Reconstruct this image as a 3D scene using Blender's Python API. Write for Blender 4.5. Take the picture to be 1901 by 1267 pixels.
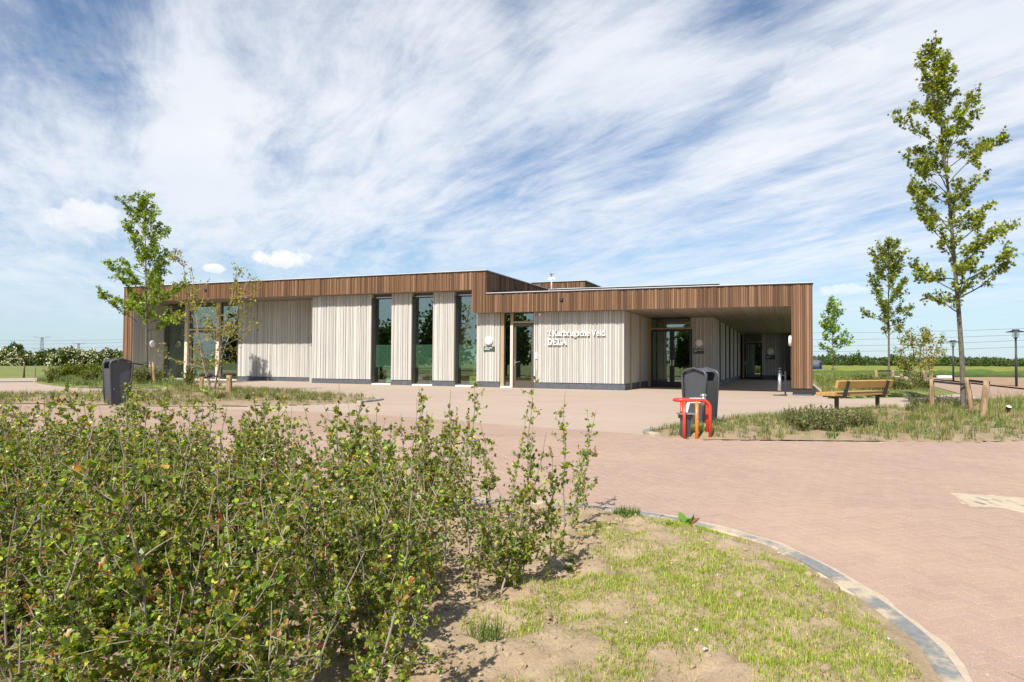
import bpy, bmesh, math, random
import numpy as np
from mathutils import Vector, Matrix, noise as mnoise

random.seed(7)
RNG = np.random.default_rng(7)
S = bpy.context.scene
COL = S.collection
for o in list(bpy.data.objects):
    bpy.data.objects.remove(o)

# ------------------------------------------------------------------ camera
W0, H0, F = 1901.0, 1267.0, 1298.4
PITCH, ROLL, YAW = 0.02922, 0.006137, 0.37728
CAMZ = 1.6
cp, sp, cr, sr = math.cos(PITCH), math.sin(PITCH), math.cos(ROLL), math.sin(ROLL)
FW = Vector((0, cp, sp)); UP0 = Vector((0, -sp, cp)); XX0 = Vector((1, 0, 0))
CX = XX0 * cr + UP0 * sr
CU = UP0 * cr - XX0 * sr
cam = bpy.data.cameras.new('camera')
camo = bpy.data.objects.new('camera', cam)
COL.objects.link(camo)
camo.matrix_world = Matrix(((CX.x, CU.x, -FW.x, 0), (CX.y, CU.y, -FW.y, 0), (CX.z, CU.z, -FW.z, CAMZ), (0, 0, 0, 1)))
cam.sensor_width = 36.0
cam.lens = 36.0 * F / W0
cam.clip_start = 0.05
cam.clip_end = 9000
S.camera = camo

# ------------------------------------------------------------------ sun, sky, exposure
SUN_EL = math.radians(48)
sd = Vector((-0.455, -0.890, 0)).normalized() * math.cos(SUN_EL) + Vector((0, 0, math.sin(SUN_EL)))
sl = bpy.data.lights.new('sun', 'SUN')
sl.energy = 5.0
sl.angle = math.radians(0.55)
sl.color = (1.0, 0.95, 0.86)
so = bpy.data.objects.new('sun', sl)
COL.objects.link(so)
so.rotation_euler = sd.to_track_quat('Z', 'Y').to_euler()
so.location = (0, 0, 50)
S.view_settings.view_transform = 'Standard'
S.view_settings.look = 'None'
S.view_settings.exposure = 0.5
S.view_settings.gamma = 1.0
S.view_settings.use_curve_mapping = False
S.render.engine = 'CYCLES'
S.cycles.max_bounces = 12
S.cycles.diffuse_bounces = 6
S.cycles.transparent_max_bounces = 16

world = bpy.data.worlds.new('World')
S.world = world
world.use_nodes = True


def build_world():
    nt = world.node_tree
    nt.nodes.clear()
    N = nt.nodes.new
    L = nt.links.new

    def m(op, a, b=None, c=None, clamp=False):
        n = N('ShaderNodeMath'); n.operation = op; n.use_clamp = clamp
        for i, v in enumerate((a, b, c)):
            if v is None:
                continue
            if isinstance(v, (int, float)):
                n.inputs[i].default_value = v
            else:
                L(v, n.inputs[i])
        return n.outputs[0]

    def noise(vec, scale, detail, rough, dist=0.0, lac=2.0):
        n = N('ShaderNodeTexNoise'); n.noise_dimensions = '3D'
        n.inputs['Scale'].default_value = scale
        n.inputs['Detail'].default_value = detail
        n.inputs['Roughness'].default_value = rough
        n.inputs['Distortion'].default_value = dist
        n.inputs['Lacunarity'].default_value = lac
        L(vec, n.inputs['Vector'])
        return n.outputs[0]

    def comb(x, y, z):
        n = N('ShaderNodeCombineXYZ')
        for i, v in enumerate((x, y, z)):
            if isinstance(v, (int, float)):
                n.inputs[i].default_value = v
            else:
                L(v, n.inputs[i])
        return n.outputs[0]

    def sstep(v, a, b):
        n = N('ShaderNodeMapRange'); n.interpolation_type = 'SMOOTHSTEP'
        L(v, n.inputs[0])
        n.inputs[1].default_value = a; n.inputs[2].default_value = b
        n.inputs[3].default_value = 0; n.inputs[4].default_value = 1
        return n.outputs[0]

    def mix(f, a, b):
        n = N('ShaderNodeMix'); n.data_type = 'RGBA'
        if isinstance(f, (int, float)):
            n.inputs[0].default_value = f
        else:
            L(f, n.inputs[0])
        for i, v in ((6, a), (7, b)):
            if isinstance(v, tuple):
                n.inputs[i].default_value = (*v, 1)
            else:
                L(v, n.inputs[i])
        return n.outputs[2]

    sky = N('ShaderNodeTexSky'); sky.sky_type = 'NISHITA'
    sky.sun_disc = False
    sky.sun_elevation = SUN_EL
    sky.sun_rotation = math.atan2(sd.x, sd.y) % (2 * math.pi)
    sky.air_density = 1.0; sky.dust_density = 0.25; sky.ozone_density = 1.6
    tc = N('ShaderNodeTexCoord')
    sep = N('ShaderNodeSeparateXYZ')
    L(tc.outputs['Generated'], sep.inputs[0])
    x, y, z = sep.outputs
    zc = m('MAXIMUM', z, 0.0)
    inv = m('DIVIDE', 1.0, m('ADD', zc, 0.06))
    px, py = m('MULTIPLY', x, inv), m('MULTIPLY', y, inv)
    sa, ca = math.sin(math.radians(-27)), math.cos(math.radians(-27))
    al = m('ADD', m('MULTIPLY', px, sa), m('MULTIPLY', py, ca))
    ac = m('SUBTRACT', m('MULTIPLY', px, ca), m('MULTIPLY', py, sa))
    # gentle domain warp so that the streaks bend
    wv = comb(m('MULTIPLY', al, 0.25), m('MULTIPLY', ac, 0.5), 3.1)
    w1 = m('SUBTRACT', noise(wv, 1.0, 3, 0.5), 0.5)
    ac2 = m('ADD', ac, m('MULTIPLY', w1, 0.95))
    fine = noise(comb(m('MULTIPLY', al, 0.75), m('MULTIPLY', ac2, 2.3), 0.7), 1.9, 12, 0.66, 0.25)
    band = noise(comb(m('MULTIPLY', al, 0.22), m('MULTIPLY', ac2, 0.55), 5.3), 1.25, 5, 0.55, 0.2)
    puff = noise(comb(m('MULTIPLY', px, 1.0), m('MULTIPLY', py, 1.0), 9.0), 2.6, 9, 0.66, 0.6)
    dens = m('ADD', m('MULTIPLY', band, 0.48), m('MULTIPLY', fine, 0.62))
    dens = m('ADD', dens, m('MULTIPLY', puff, 0.22))

    def ray(pxx, pyy):
        d = FW + CX * ((pxx - W0 / 2) / F) - CU * ((pyy - H0 / 2) / F)
        return d.normalized()

    # larger banks and openings of this day's cloud cover (direction, half width, amount)
    def blob(pxx, pyy, rad, amt, prev, sx=1.0, sy=1.0, rot=0.0):
        d = ray(pxx, pyy)
        h = Vector((d.y, -d.x, 0)).normalized()
        v = h.cross(d)
        c, s_ = math.cos(rot), math.sin(rot)
        e1 = h * c + v * s_
        e2 = v * c - h * s_
        def dotn(e):
            n = N('ShaderNodeVectorMath'); n.operation = 'DOT_PRODUCT'
            L(tc.outputs['Generated'], n.inputs[0]); n.inputs[1].default_value = e
            return n.outputs['Value']
        a = m('DIVIDE', dotn(e1), rad * sx)
        b = m('DIVIDE', dotn(e2), rad * sy)
        r2 = m('ADD', m('MULTIPLY', a, a), m('MULTIPLY', b, b))
        front = m('GREATER_THAN', dotn(d), 0.0)
        g = m('MULTIPLY', m('EXPONENT', m('MULTIPLY', r2, -1.0)), front)
        return m('ADD', prev, m('MULTIPLY', g, amt))

    for (bx, by, rad, amt, sx, sy, rot) in SKY_BLOBS:
        dens = blob(bx, by, rad, amt, dens, sx, sy, rot)
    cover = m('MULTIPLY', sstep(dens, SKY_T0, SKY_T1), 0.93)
    # cirrus made thinner overhead, out of view, to lower the ambient skylight
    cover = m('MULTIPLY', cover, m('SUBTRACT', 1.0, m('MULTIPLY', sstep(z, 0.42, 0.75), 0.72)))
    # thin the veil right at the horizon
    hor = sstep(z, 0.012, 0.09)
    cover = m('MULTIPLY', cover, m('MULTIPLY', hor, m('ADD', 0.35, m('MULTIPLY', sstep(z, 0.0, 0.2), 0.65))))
    skc = N('ShaderNodeMix'); skc.data_type = 'RGBA'; skc.blend_type = 'MULTIPLY'
    skc.inputs[0].default_value = 1.0
    L(sky.outputs[0], skc.inputs[6]); skc.inputs[7].default_value = (*SKY_TINT, 1)
    hz = m('MULTIPLY', m('SUBTRACT', 1.0, sstep(z, -0.02, 0.22)), 0.62)
    base = mix(hz, skc.outputs[2], SKY_HOR)
    shade = sstep(noise(comb(m('MULTIPLY', al, 0.5), m('MULTIPLY', ac2, 0.9), 12.0), 1.1, 5, 0.55), 0.35, 0.75)
    ccol = mix(shade, CLOUD_A, CLOUD_B)
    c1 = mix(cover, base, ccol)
    # small fair-weather cumulus: soft lumpy patches low over the land
    pn = noise(tc.outputs['Generated'], 42.0, 7, 0.6)
    pn2 = m('SUBTRACT', pn, 0.5)
    for (bx, by, rad, sx, sy, amt) in SKY_CUMULUS:
        zero = m('MULTIPLY', x, 0.0)
        gblob = blob(bx, by, rad, 1.0, zero, sx, sy)
        dd = m('ADD', gblob, m('MULTIPLY', pn2, 1.5))
        cov = m('MULTIPLY', sstep(dd, 0.42, 0.75), amt)
        under = blob(bx, by + rad * 520, rad, 1.0, zero, sx * 1.1, sy * 0.8)
        cc = mix(m('MULTIPLY', under, 0.55), (12.0, 11.9, 11.8), (8.0, 8.5, 9.2))
        c1 = mix(cov, c1, cc)
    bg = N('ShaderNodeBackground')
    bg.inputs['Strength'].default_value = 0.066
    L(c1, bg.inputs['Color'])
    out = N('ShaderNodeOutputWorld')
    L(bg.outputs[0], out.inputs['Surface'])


SKY_TINT = (1.04, 1.20, 1.36)
SKY_HOR = (5.9, 8.0, 9.9)
CLOUD_A = (9.3, 9.8, 10.6)
CLOUD_B = (10.7, 10.9, 11.2)
SKY_T0, SKY_T1 = 0.43, 0.88
SKY_BLOBS = [
    (20, 60, 0.14, -0.12, 1.0, 1.3, 0.0),
    (230, 100, 0.12, -0.06, 1.0, 1.0, 0.0),
    (350, 220, 0.10, 0.12, 0.5, 2.0, 0.0),
    (480, 300, 0.32, 0.05, 1.3, 0.8, 0.0),
    (60, 330, 0.18, 0.13, 1.3, 0.8, 0.0),
    (700, 60, 0.2, 0.07, 1.6, 0.6, 0.0),
    (1050, 160, 0.16, 0.12, 2.2, 0.6, 0.45),
    (1390, 30, 0.05, -0.14, 1.2, 0.7, 0.3),
    (1310, 235, 0.065, -0.13, 2.4, 0.5, 0.5),
    (1020, 275, 0.05, -0.12, 2.0, 0.6, 0.3),
    (1650, 110, 0.18, 0.12, 2.0, 0.5, 0.3),
    (1600, 330, 0.16, 0.08, 2.0, 0.6, 0.3),
    (1350, 430, 0.12, -0.05, 3.0, 0.3, 0.12),
    (450, 490, 0.10, -0.12, 3.0, 0.30, 0.0),
    (1180, 470, 0.10, -0.10, 3.2, 0.22, 0.15),
    (1020, 275, 0.05, -0.06, 2.6, 0.5, 0.35),
    (1500, 300, 0.05, -0.08, 3.0, 0.4, 0.4),
    (960, 60, 0.04, -0.08, 0.8, 1.6, 0.2),
    (850, 430, 0.10, -0.08, 2.0, 0.4, 0.1),
]
SKY_CUMULUS = [
    (165, 403, 0.042, 1.1, 0.6, 0.6),
    (523, 480, 0.037, 1.15, 0.42, 0.85),
    (400, 499, 0.018, 1.0, 0.42, 0.75),
    (1475, 168, 0.035, 1.3, 0.5, 0.28),
    (1540, 115, 0.05, 1.4, 0.5, 0.25),
    (1565, 538, 0.024, 1.6, 0.35, 0.4),
]
build_world()


# ------------------------------------------------------------------ ground shape
def g(x, y):
    if y < 20:
        s = 0.0204 * y
    elif y < 28:
        t = (y - 20) / 8
        s = 0.408 + 0.0204 * 8 * (t - t * t / 2)
    else:
        s = 0.4896
    if y < 0:
        s = 0.0204 * max(y, -12)
    return s - 0.003 * min(max(x, -12), 18)


def gpx(px, py):
    """ground point seen at a pixel of the photograph"""
    d = FW + CX * ((px - W0 / 2) / F) - CU * ((py - H0 / 2) / F)
    t = 0.8
    prev = 0.0
    while t < 4000:
        if CAMZ + t * d.z <= g(t * d.x, t * d.y):
            lo, hi = prev, t
            for _ in range(40):
                mid = (lo + hi) / 2
                if CAMZ + mid * d.z <= g(mid * d.x, mid * d.y):
                    hi = mid
                else:
                    lo = mid
            return (hi * d.x, hi * d.y)
        prev = t
        t *= 1.05
    return (t * d.x, t * d.y)


def proj(x, y, z):
    w = Vector((x, y, z - CAMZ))
    zz = w.dot(FW)
    if zz <= 0.05:
        return None
    return (W0 / 2 + F * w.dot(CX) / zz, H0 / 2 - F * w.dot(CU) / zz, zz)


def at(px, depth):
    """ground point on a pixel column at a given distance along the view"""
    d = FW + CX * ((px - W0 / 2) / F)
    return (d.x * depth, d.y * depth)


# ------------------------------------------------------------------ materials
MATS = {}


def new_mat(name):
    mt = bpy.data.materials.new(name)
    mt.use_nodes = True
    MATS[name] = mt
    nt = mt.node_tree
    bs = nt.nodes.get('Principled BSDF')
    return mt, nt, bs


def ramp(nt, fac, stops):
    r = nt.nodes.new('ShaderNodeValToRGB')
    el = r.color_ramp.elements
    while len(el) < len(stops):
        el.new(0.5)
    for e, (p, c) in zip(el, stops):
        e.position = p
        e.color = (*c, 1)
    nt.links.new(fac, r.inputs[0])
    return r.outputs[0]


def nz(nt, vec, scale, detail=4, rough=0.55, dist=0.0):
    n = nt.nodes.new('ShaderNodeTexNoise')
    n.inputs['Scale'].default_value = scale
    n.inputs['Detail'].default_value = detail
    n.inputs['Roughness'].default_value = rough
    n.inputs['Distortion'].default_value = dist
    if vec is not None:
        nt.links.new(vec, n.inputs['Vector'])
    return n.outputs[0]


def mapping(nt, vec, scale=(1, 1, 1), rot=(0, 0, 0), loc=(0, 0, 0)):
    n = nt.nodes.new('ShaderNodeMapping')
    n.inputs['Scale'].default_value = scale
    n.inputs['Rotation'].default_value = rot
    n.inputs['Location'].default_value = loc
    nt.links.new(vec, n.inputs['Vector'])
    return n.outputs[0]


def mixc(nt, f, a, b, mode='MIX'):
    n = nt.nodes.new('ShaderNodeMix')
    n.data_type = 'RGBA'
    n.blend_type = mode
    for i, v in ((0, f), (6, a), (7, b)):
        if isinstance(v, tuple):
            n.inputs[i].default_value = (*v, 1)
        elif isinstance(v, (int, float)):
            n.inputs[i].default_value = v
        else:
            nt.links.new(v, n.inputs[i])
    return n.outputs[2]


def mth(nt, op, a, b=None, clamp=False):
    n = nt.nodes.new('ShaderNodeMath')
    n.operation = op
    n.use_clamp = clamp
    for i, v in enumerate((a, b)):
        if v is None:
            continue
        if isinstance(v, (int, float)):
            n.inputs[i].default_value = v
        else:
            nt.links.new(v, n.inputs[i])
    return n.outputs[0]


def bump(nt, bs, h, strength=0.3, dist=0.02):
    b = nt.nodes.new('ShaderNodeBump')
    b.inputs['Strength'].default_value = strength
    b.inputs['Distance'].default_value = dist
    nt.links.new(h, b.inputs['Height'])
    nt.links.new(b.outputs[0], bs.inputs['Normal'])


def pos(nt):
    return nt.nodes.new('ShaderNodeNewGeometry').outputs['Position']


def objc(nt):
    return nt.nodes.new('ShaderNodeTexCoord').outputs['Object']


def island(nt):
    return nt.nodes.new('ShaderNodeNewGeometry').outputs['Random Per Island']


def plain(name, col, rough=0.6, metal=0.0, var=0.12, scale=12.0, bmp=0.0, spec=0.5):
    mt, nt, bs = new_mat(name)
    v = objc(nt)
    n = nz(nt, v, scale, 5)
    lo = tuple(c * (1 - var) for c in col)
    hi = tuple(min(1, c * (1 + var)) for c in col)
    c = ramp(nt, n, [(0.3, lo), (0.7, hi)])
    nt.links.new(c, bs.inputs['Base Color'])
    bs.inputs['Roughness'].default_value = rough
    bs.inputs['Metallic'].default_value = metal
    bs.inputs['Specular IOR Level'].default_value = spec
    if bmp:
        bump(nt, bs, nz(nt, v, scale * 4, 6), bmp, 0.01)
    return mt


def wood_planks(name, stops, grain=0.35, rough=0.75):
    mt, nt, bs = new_mat(name)
    v = objc(nt)
    isl = island(nt)
    c = ramp(nt, isl, stops)
    # shift the grain from plank to plank
    add = nt.nodes.new('ShaderNodeVectorMath'); add.operation = 'ADD'
    cb = nt.nodes.new('ShaderNodeCombineXYZ')
    nt.links.new(mth(nt, 'MULTIPLY', isl, 37.0), cb.inputs[2])
    nt.links.new(v, add.inputs[0]); nt.links.new(cb.outputs[0], add.inputs[1])
    gr = nz(nt, mapping(nt, add.outputs[0], (60, 60, 1.6)), 1.0, 6, 0.65)
    wt = nz(nt, mapping(nt, add.outputs[0], (5, 5, 0.8)), 1.0, 4, 0.6)
    k = mth(nt, 'ADD', mth(nt, 'MULTIPLY', mth(nt, 'SUBTRACT', gr, 0.5), grain * 2), 1.0)
    k = mth(nt, 'MULTIPLY', k, mth(nt, 'ADD', mth(nt, 'MULTIPLY', wt, 0.35), 0.83))
    mul = nt.nodes.new('ShaderNodeVectorMath'); mul.operation = 'SCALE'
    nt.links.new(c, mul.inputs[0]); nt.links.new(k, mul.inputs['Scale'])
    nt.links.new(mul.outputs[0], bs.inputs['Base Color'])
    bs.inputs['Roughness'].default_value = rough
    bs.inputs['Specular IOR Level'].default_value = 0.25
    bump(nt, bs, gr, 0.25, 0.004)
    return mt


wood_planks('brown_timber', [(0.0, (0.085, 0.045, 0.025)), (0.3, (0.135, 0.071, 0.038)), (0.6, (0.165, 0.088, 0.047)),
                             (0.85, (0.200, 0.110, 0.060)), (1.0, (0.27, 0.155, 0.088))], 0.5)
wood_planks('grey_timber', [(0.0, (0.385, 0.365, 0.336)), (0.12, (0.43, 0.41, 0.38)), (0.4, (0.455, 0.435, 0.402)), (0.75, (0.49, 0.468, 0.43)), (1.0, (0.53, 0.507, 0.465))], 0.14)
wood_planks('soffit_timber', [(0.0, (0.22, 0.19, 0.16)), (1.0, (0.28, 0.245, 0.205))], 0.2)
wood_planks('bench_timber', [(0.0, (0.40, 0.225, 0.075)), (1.0, (0.53, 0.315, 0.115))], 0.25, 0.55)
wood_planks('golden_frame', [(0.0, (0.34, 0.245, 0.13)), (1.0, (0.40, 0.30, 0.17))], 0.15, 0.55)
wood_planks('pale_post', [(0.0, (0.60, 0.52, 0.41)), (1.0, (0.66, 0.58, 0.46))], 0.12, 0.6)
plain('wall_core', (0.030, 0.028, 0.027), 0.9)
plain('roof_felt', (0.07, 0.07, 0.072), 0.9)
plain('white_metal', (0.55, 0.56, 0.57), 0.4, 0.0, 0.05)
plain('dark_metal', (0.022, 0.023, 0.026), 0.45, 0.0, 0.15)
plain('bronze_frame', (0.105, 0.088, 0.072), 0.4, 0.3, 0.06)
plain('bin_grey', (0.062, 0.066, 0.074), 0.42, 0.0, 0.08, 6, 0.03)
plain('bin_inside', (0.01, 0.01, 0.011), 0.8)
plain('red_paint', (0.60, 0.052, 0.026), 0.32, 0.0, 0.07, 8, 0.02)
plain('orange_paint', (0.84, 0.20, 0.012), 0.32, 0.0, 0.06, 8, 0.02)
plain('steel', (0.55, 0.55, 0.54), 0.28, 0.9, 0.05)
plain('white_paint', (0.82, 0.82, 0.80), 0.4, 0.0, 0.03)
plain('lamp_opal', (0.84, 0.83, 0.80), 0.35, 0.0, 0.02)
plain('plate_green', (0.045, 0.062, 0.052), 0.5, 0.0, 0.05)
plain('blue_car', (0.02, 0.05, 0.12), 0.25, 0.3, 0.05)
plain('tail_red', (0.10, 0.008, 0.008), 0.3)
plain('pebble', (0.52, 0.46, 0.38), 0.8)
plain('rubber', (0.015, 0.015, 0.016), 0.8)
plain('strap_black', (0.013, 0.013, 0.014), 0.7)
plain('interior_wall', (0.19, 0.21, 0.18), 0.9)
plain('interior_floor', (0.09, 0.075, 0.06), 0.5)
plain('sage_furniture', (0.50, 0.66, 0.55), 0.5)
plain('lime_fabric', (0.42, 0.46, 0.06), 0.8)
plain('amber_furniture', (0.30, 0.15, 0.03), 0.6)
plain('pylon_steel', (0.20, 0.22, 0.25), 0.6, 0.0)
plain('cable', (0.10, 0.12, 0.15), 0.6)

# stone plinth
mt, nt, bs = new_mat('plinth_stone')
v = objc(nt)
c = ramp(nt, nz(nt, v, 6, 8, 0.7), [(0.25, (0.055, 0.062, 0.075)), (0.55, (0.085, 0.095, 0.112)), (0.85, (0.17, 0.18, 0.195))])
nt.links.new(c, bs.inputs['Base Color'])
bs.inputs['Roughness'].default_value = 0.75
bump(nt, bs, nz(nt, v, 40, 6), 0.3, 0.01)


def glass_mat(name, tint, refl=0.10):
    mt, nt, bs = new_mat(name)
    nt.nodes.remove(bs)
    out = nt.nodes['Material Output']
    tr = nt.nodes.new('ShaderNodeBsdfTransparent'); tr.inputs[0].default_value = (*tint, 1)
    gl = nt.nodes.new('ShaderNodeBsdfGlossy'); gl.inputs['Roughness'].default_value = 0.0
    gl.inputs['Color'].default_value = (0.92, 0.97, 0.95, 1)
    gm = nt.nodes.new('ShaderNodeNewGeometry')
    dt = nt.nodes.new('ShaderNodeVectorMath'); dt.operation = 'DOT_PRODUCT'
    nt.links.new(gm.outputs['Incoming'], dt.inputs[0]); nt.links.new(gm.outputs['Normal'], dt.inputs[1])
    sch = mth(nt, 'POWER', mth(nt, 'SUBTRACT', 1.0, mth(nt, 'ABSOLUTE', dt.outputs['Value']), True), 5.0)
    mx = nt.nodes.new('ShaderNodeMixShader')
    f = mth(nt, 'ADD', mth(nt, 'MULTIPLY', sch, 0.95 - refl), refl, True)
    # float glass is never perfectly flat
    bp = nt.nodes.new('ShaderNodeBump'); bp.inputs['Strength'].default_value = 0.05; bp.inputs['Distance'].default_value = 0.004
    nt.links.new(nz(nt, objc(nt), 2.2, 2), bp.inputs['Height'])
    nt.links.new(bp.outputs[0], gl.inputs['Normal'])
    nt.links.new(f, mx.inputs[0]); nt.links.new(tr.outputs[0], mx.inputs[1]); nt.links.new(gl.outputs[0], mx.inputs[2])
    nt.links.new(mx.outputs[0], out.inputs[0])
    return mt


glass_mat('window_glass', (0.74, 0.86, 0.79), 0.19)
glass_mat('clear_glass', (0.8, 0.84, 0.84), 0.05)
# frosted film
mt, nt, bs = new_mat('frosted_film')
nt.nodes.remove(bs)
d1 = nt.nodes.new('ShaderNodeBsdfDiffuse'); d1.inputs[0].default_value = (0.30, 0.36, 0.315, 1)
t1 = nt.nodes.new('ShaderNodeBsdfTransparent'); t1.inputs[0].default_value = (0.6, 0.75, 0.66, 1)
mx = nt.nodes.new('ShaderNodeMixShader'); mx.inputs[0].default_value = 0.5
nt.links.new(t1.outputs[0], mx.inputs[1]); nt.links.new(d1.outputs[0], mx.inputs[2])
nt.links.new(mx.outputs[0], nt.nodes['Material Output'].inputs[0])


def leaf_mat(name, transl=0.35, rough=0.42, gain=1.0):
    mt, nt, bs = new_mat(name)
    at_ = nt.nodes.new('ShaderNodeAttribute'); at_.attribute_name = 'Col'
    isl = island(nt)
    hs = nt.nodes.new('ShaderNodeHueSaturation')
    nt.links.new(at_.outputs['Color'], hs.inputs['Color'])
    nt.links.new(mth(nt, 'ADD', mth(nt, 'MULTIPLY', isl, 0.05), 0.475), hs.inputs['Hue'])
    nt.links.new(mth(nt, 'MULTIPLY', mth(nt, 'ADD', mth(nt, 'MULTIPLY', mth(nt, 'POWER', mth(nt, 'FRACT', mth(nt, 'MULTIPLY', isl, 7.13)), 1.4), 1.25), 0.5), gain), hs.inputs['Value'])
    nt.links.new(hs.outputs[0], bs.inputs['Base Color'])
    bs.inputs['Roughness'].default_value = rough
    bs.inputs['Specular IOR Level'].default_value = 0.45
    tl = nt.nodes.new('ShaderNodeBsdfTranslucent')
    nt.links.new(mixc(nt, 1.0, hs.outputs[0], (1.75, 1.65, 0.6), 'MULTIPLY'), tl.inputs[0])
    mx = nt.nodes.new('ShaderNodeMixShader'); mx.inputs[0].default_value = transl
    nt.links.new(bs.outputs[0], mx.inputs[1]); nt.links.new(tl.outputs[0], mx.inputs[2])
    nt.links.new(mx.outputs[0], nt.nodes['Material Output'].inputs[0])
    return mt


leaf_mat('leaf', 0.45, 0.38)
leaf_mat('grass_blade', 0.30, 0.5)
leaf_mat('blossom', 0.2, 0.7)

# bark
for nm, a, b in (('bark_grey', (0.055, 0.046, 0.034), (0.17, 0.148, 0.115)), ('bark_brown', (0.06, 0.04, 0.028), (0.17, 0.115, 0.08)), ('stem_pale', (0.16, 0.125, 0.085), (0.37, 0.31, 0.235))):
    mt, nt, bs = new_mat(nm)
    v = objc(nt)
    c = ramp(nt, nz(nt, mapping(nt, v, (18, 18, 9)), 1.0, 6, 0.65), [(0.3, a), (0.68, b)])
    nt.links.new(c, bs.inputs['Base Color'])
    bs.inputs['Roughness'].default_value = 0.85
    bump(nt, bs, nz(nt, mapping(nt, v, (40, 40, 9)), 1.0, 5), 0.5, 0.01)
# debarked stake
mt, nt, bs = new_mat('stake_wood')
v = objc(nt)
oi = nt.nodes.new('ShaderNodeObjectInfo').outputs['Random']
c = ramp(nt, nz(nt, mapping(nt, v, (14, 14, 2.5)), 1.0, 6, 0.6), [(0.34, (0.14, 0.085, 0.045)), (0.52, (0.32, 0.215, 0.12)), (0.75, (0.43, 0.31, 0.185))])
nt.links.new(c, bs.inputs['Base Color'])
bs.inputs['Roughness'].default_value = 0.8
bump(nt, bs, nz(nt, mapping(nt, v, (30, 30, 3)), 1.0, 5), 0.4, 0.01)


def paving_far(name, ca, cb, cc, rot, rows=0.105):
    """paving seen from further off: courses with faint joints, dusty patches"""
    mt, nt, bs = new_mat(name)
    p = pos(nt)
    q = mapping(nt, p, (1, 1, 1), (0, 0, rot))
    br = nt.nodes.new('ShaderNodeTexBrick')
    br.inputs['Scale'].default_value = 1.0
    br.inputs['Brick Width'].default_value = 0.21
    br.inputs['Row Height'].default_value = rows
    br.inputs['Mortar Size'].default_value = 0.004
    br.inputs['Mortar Smooth'].default_value = 0.3
    br.inputs['Color1'].default_value = (0.3, 0.3, 0.3, 1)
    br.inputs['Color2'].default_value = (0.8, 0.8, 0.8, 1)
    br.inputs['Mortar'].default_value = (0.5, 0.5, 0.5, 1)
    nt.links.new(q, br.inputs['Vector'])
    n1 = nz(nt, p, 0.35, 5, 0.6)
    n2 = nz(nt, mapping(nt, p, (0.5, 2.2, 1), (0, 0, rot)), 1.0, 6, 0.65)
    base = mixc(nt, ramp(nt, br.outputs[0], [(0.2, (0, 0, 0)), (0.9, (1, 1, 1))]), ca, cb)
    dust = ramp(nt, mth(nt, 'ADD', mth(nt, 'MULTIPLY', n1, 0.5), mth(nt, 'MULTIPLY', n2, 0.5)), [(0.45, (0, 0, 0)), (0.68, (1, 1, 1))])
    base = mixc(nt, mth(nt, 'MULTIPLY', dust, 0.8), base, cc)
    base = mixc(nt, mth(nt, 'MULTIPLY', br.outputs['Fac'], 0.55), base, (0.44, 0.35, 0.26))
    st = nz(nt, mapping(nt, p, (0.28, 0.9, 1), (0, 0, rot + 0.5)), 1.0, 7, 0.7)
    base = mixc(nt, mth(nt, 'MULTIPLY', ramp(nt, st, [(0.50, (0, 0, 0)), (0.70, (1, 1, 1))]), 0.42), base, tuple(0.68 * x for x in ca))
    sp_ = nz(nt, p, 90.0, 3, 0.7)
    base = mixc(nt, 0.35, base, ramp(nt, sp_, [(0.35, tuple(0.55 * x for x in ca)), (0.7, tuple(min(1, 1.45 * x) for x in ca))]))
    nt.links.new(base, bs.inputs['Base Color'])
    bs.inputs['Roughness'].default_value = 0.9
    bs.inputs['Specular IOR Level'].default_value = 0.2
    return mt


paving_far('road_paving', (0.343, 0.234, 0.178), (0.378, 0.264, 0.203), (0.435, 0.325, 0.245), math.radians(-17))
paving_far('plaza_paving', (0.390, 0.302, 0.236), (0.430, 0.340, 0.268), (0.472, 0.382, 0.300), YAW)

mt, nt, bs = new_mat('paver')
p = pos(nt)
oi = nt.nodes.new('ShaderNodeObjectInfo').outputs['Random']
rnd = mth(nt, 'FRACT', mth(nt, 'ADD', island(nt), mth(nt, 'MULTIPLY', oi, 5.3)))
base = ramp(nt, rnd, [(0.0, (0.318, 0.214, 0.162)), (0.5, (0.360, 0.248, 0.190)), (1.0, (0.400, 0.281, 0.217))])
spk = nz(nt, p, 160.0, 4, 0.75)
base = mixc(nt, 0.6, base, ramp(nt, spk, [(0.32, (0.20, 0.13, 0.105)), (0.5, (0.37, 0.25, 0.195)), (0.66, (0.60, 0.49, 0.42))]))
n1 = nz(nt, p, 0.55, 6, 0.62)
n2 = nz(nt, p, 7.0, 5, 0.7)
dust = ramp(nt, mth(nt, 'ADD', mth(nt, 'MULTIPLY', n1, 0.72), mth(nt, 'MULTIPLY', n2, 0.28)), [(0.47, (0, 0, 0)), (0.66, (1, 1, 1))])
base = mixc(nt, mth(nt, 'MULTIPLY', dust, 0.55), base, (0.45, 0.325, 0.235))
nt.links.new(base, bs.inputs['Base Color'])
bs.inputs['Roughness'].default_value = 0.88
bs.inputs['Specular IOR Level'].default_value = 0.2
bump(nt, bs, spk, 0.3, 0.003)

plain('joint_sand', (0.54, 0.435, 0.31), 0.95, 0, 0.12, 30)
mt, nt, bs = new_mat('sand')
p = pos(nt)
c = ramp(nt, nz(nt, p, 9, 8, 0.7), [(0.3, (0.40, 0.32, 0.225)), (0.7, (0.54, 0.45, 0.335))])
nt.links.new(c, bs.inputs['Base Color'])
bs.inputs['Roughness'].default_value = 0.95
bump(nt, bs, nz(nt, p, 30, 6, 0.7), 0.4, 0.02)

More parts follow.
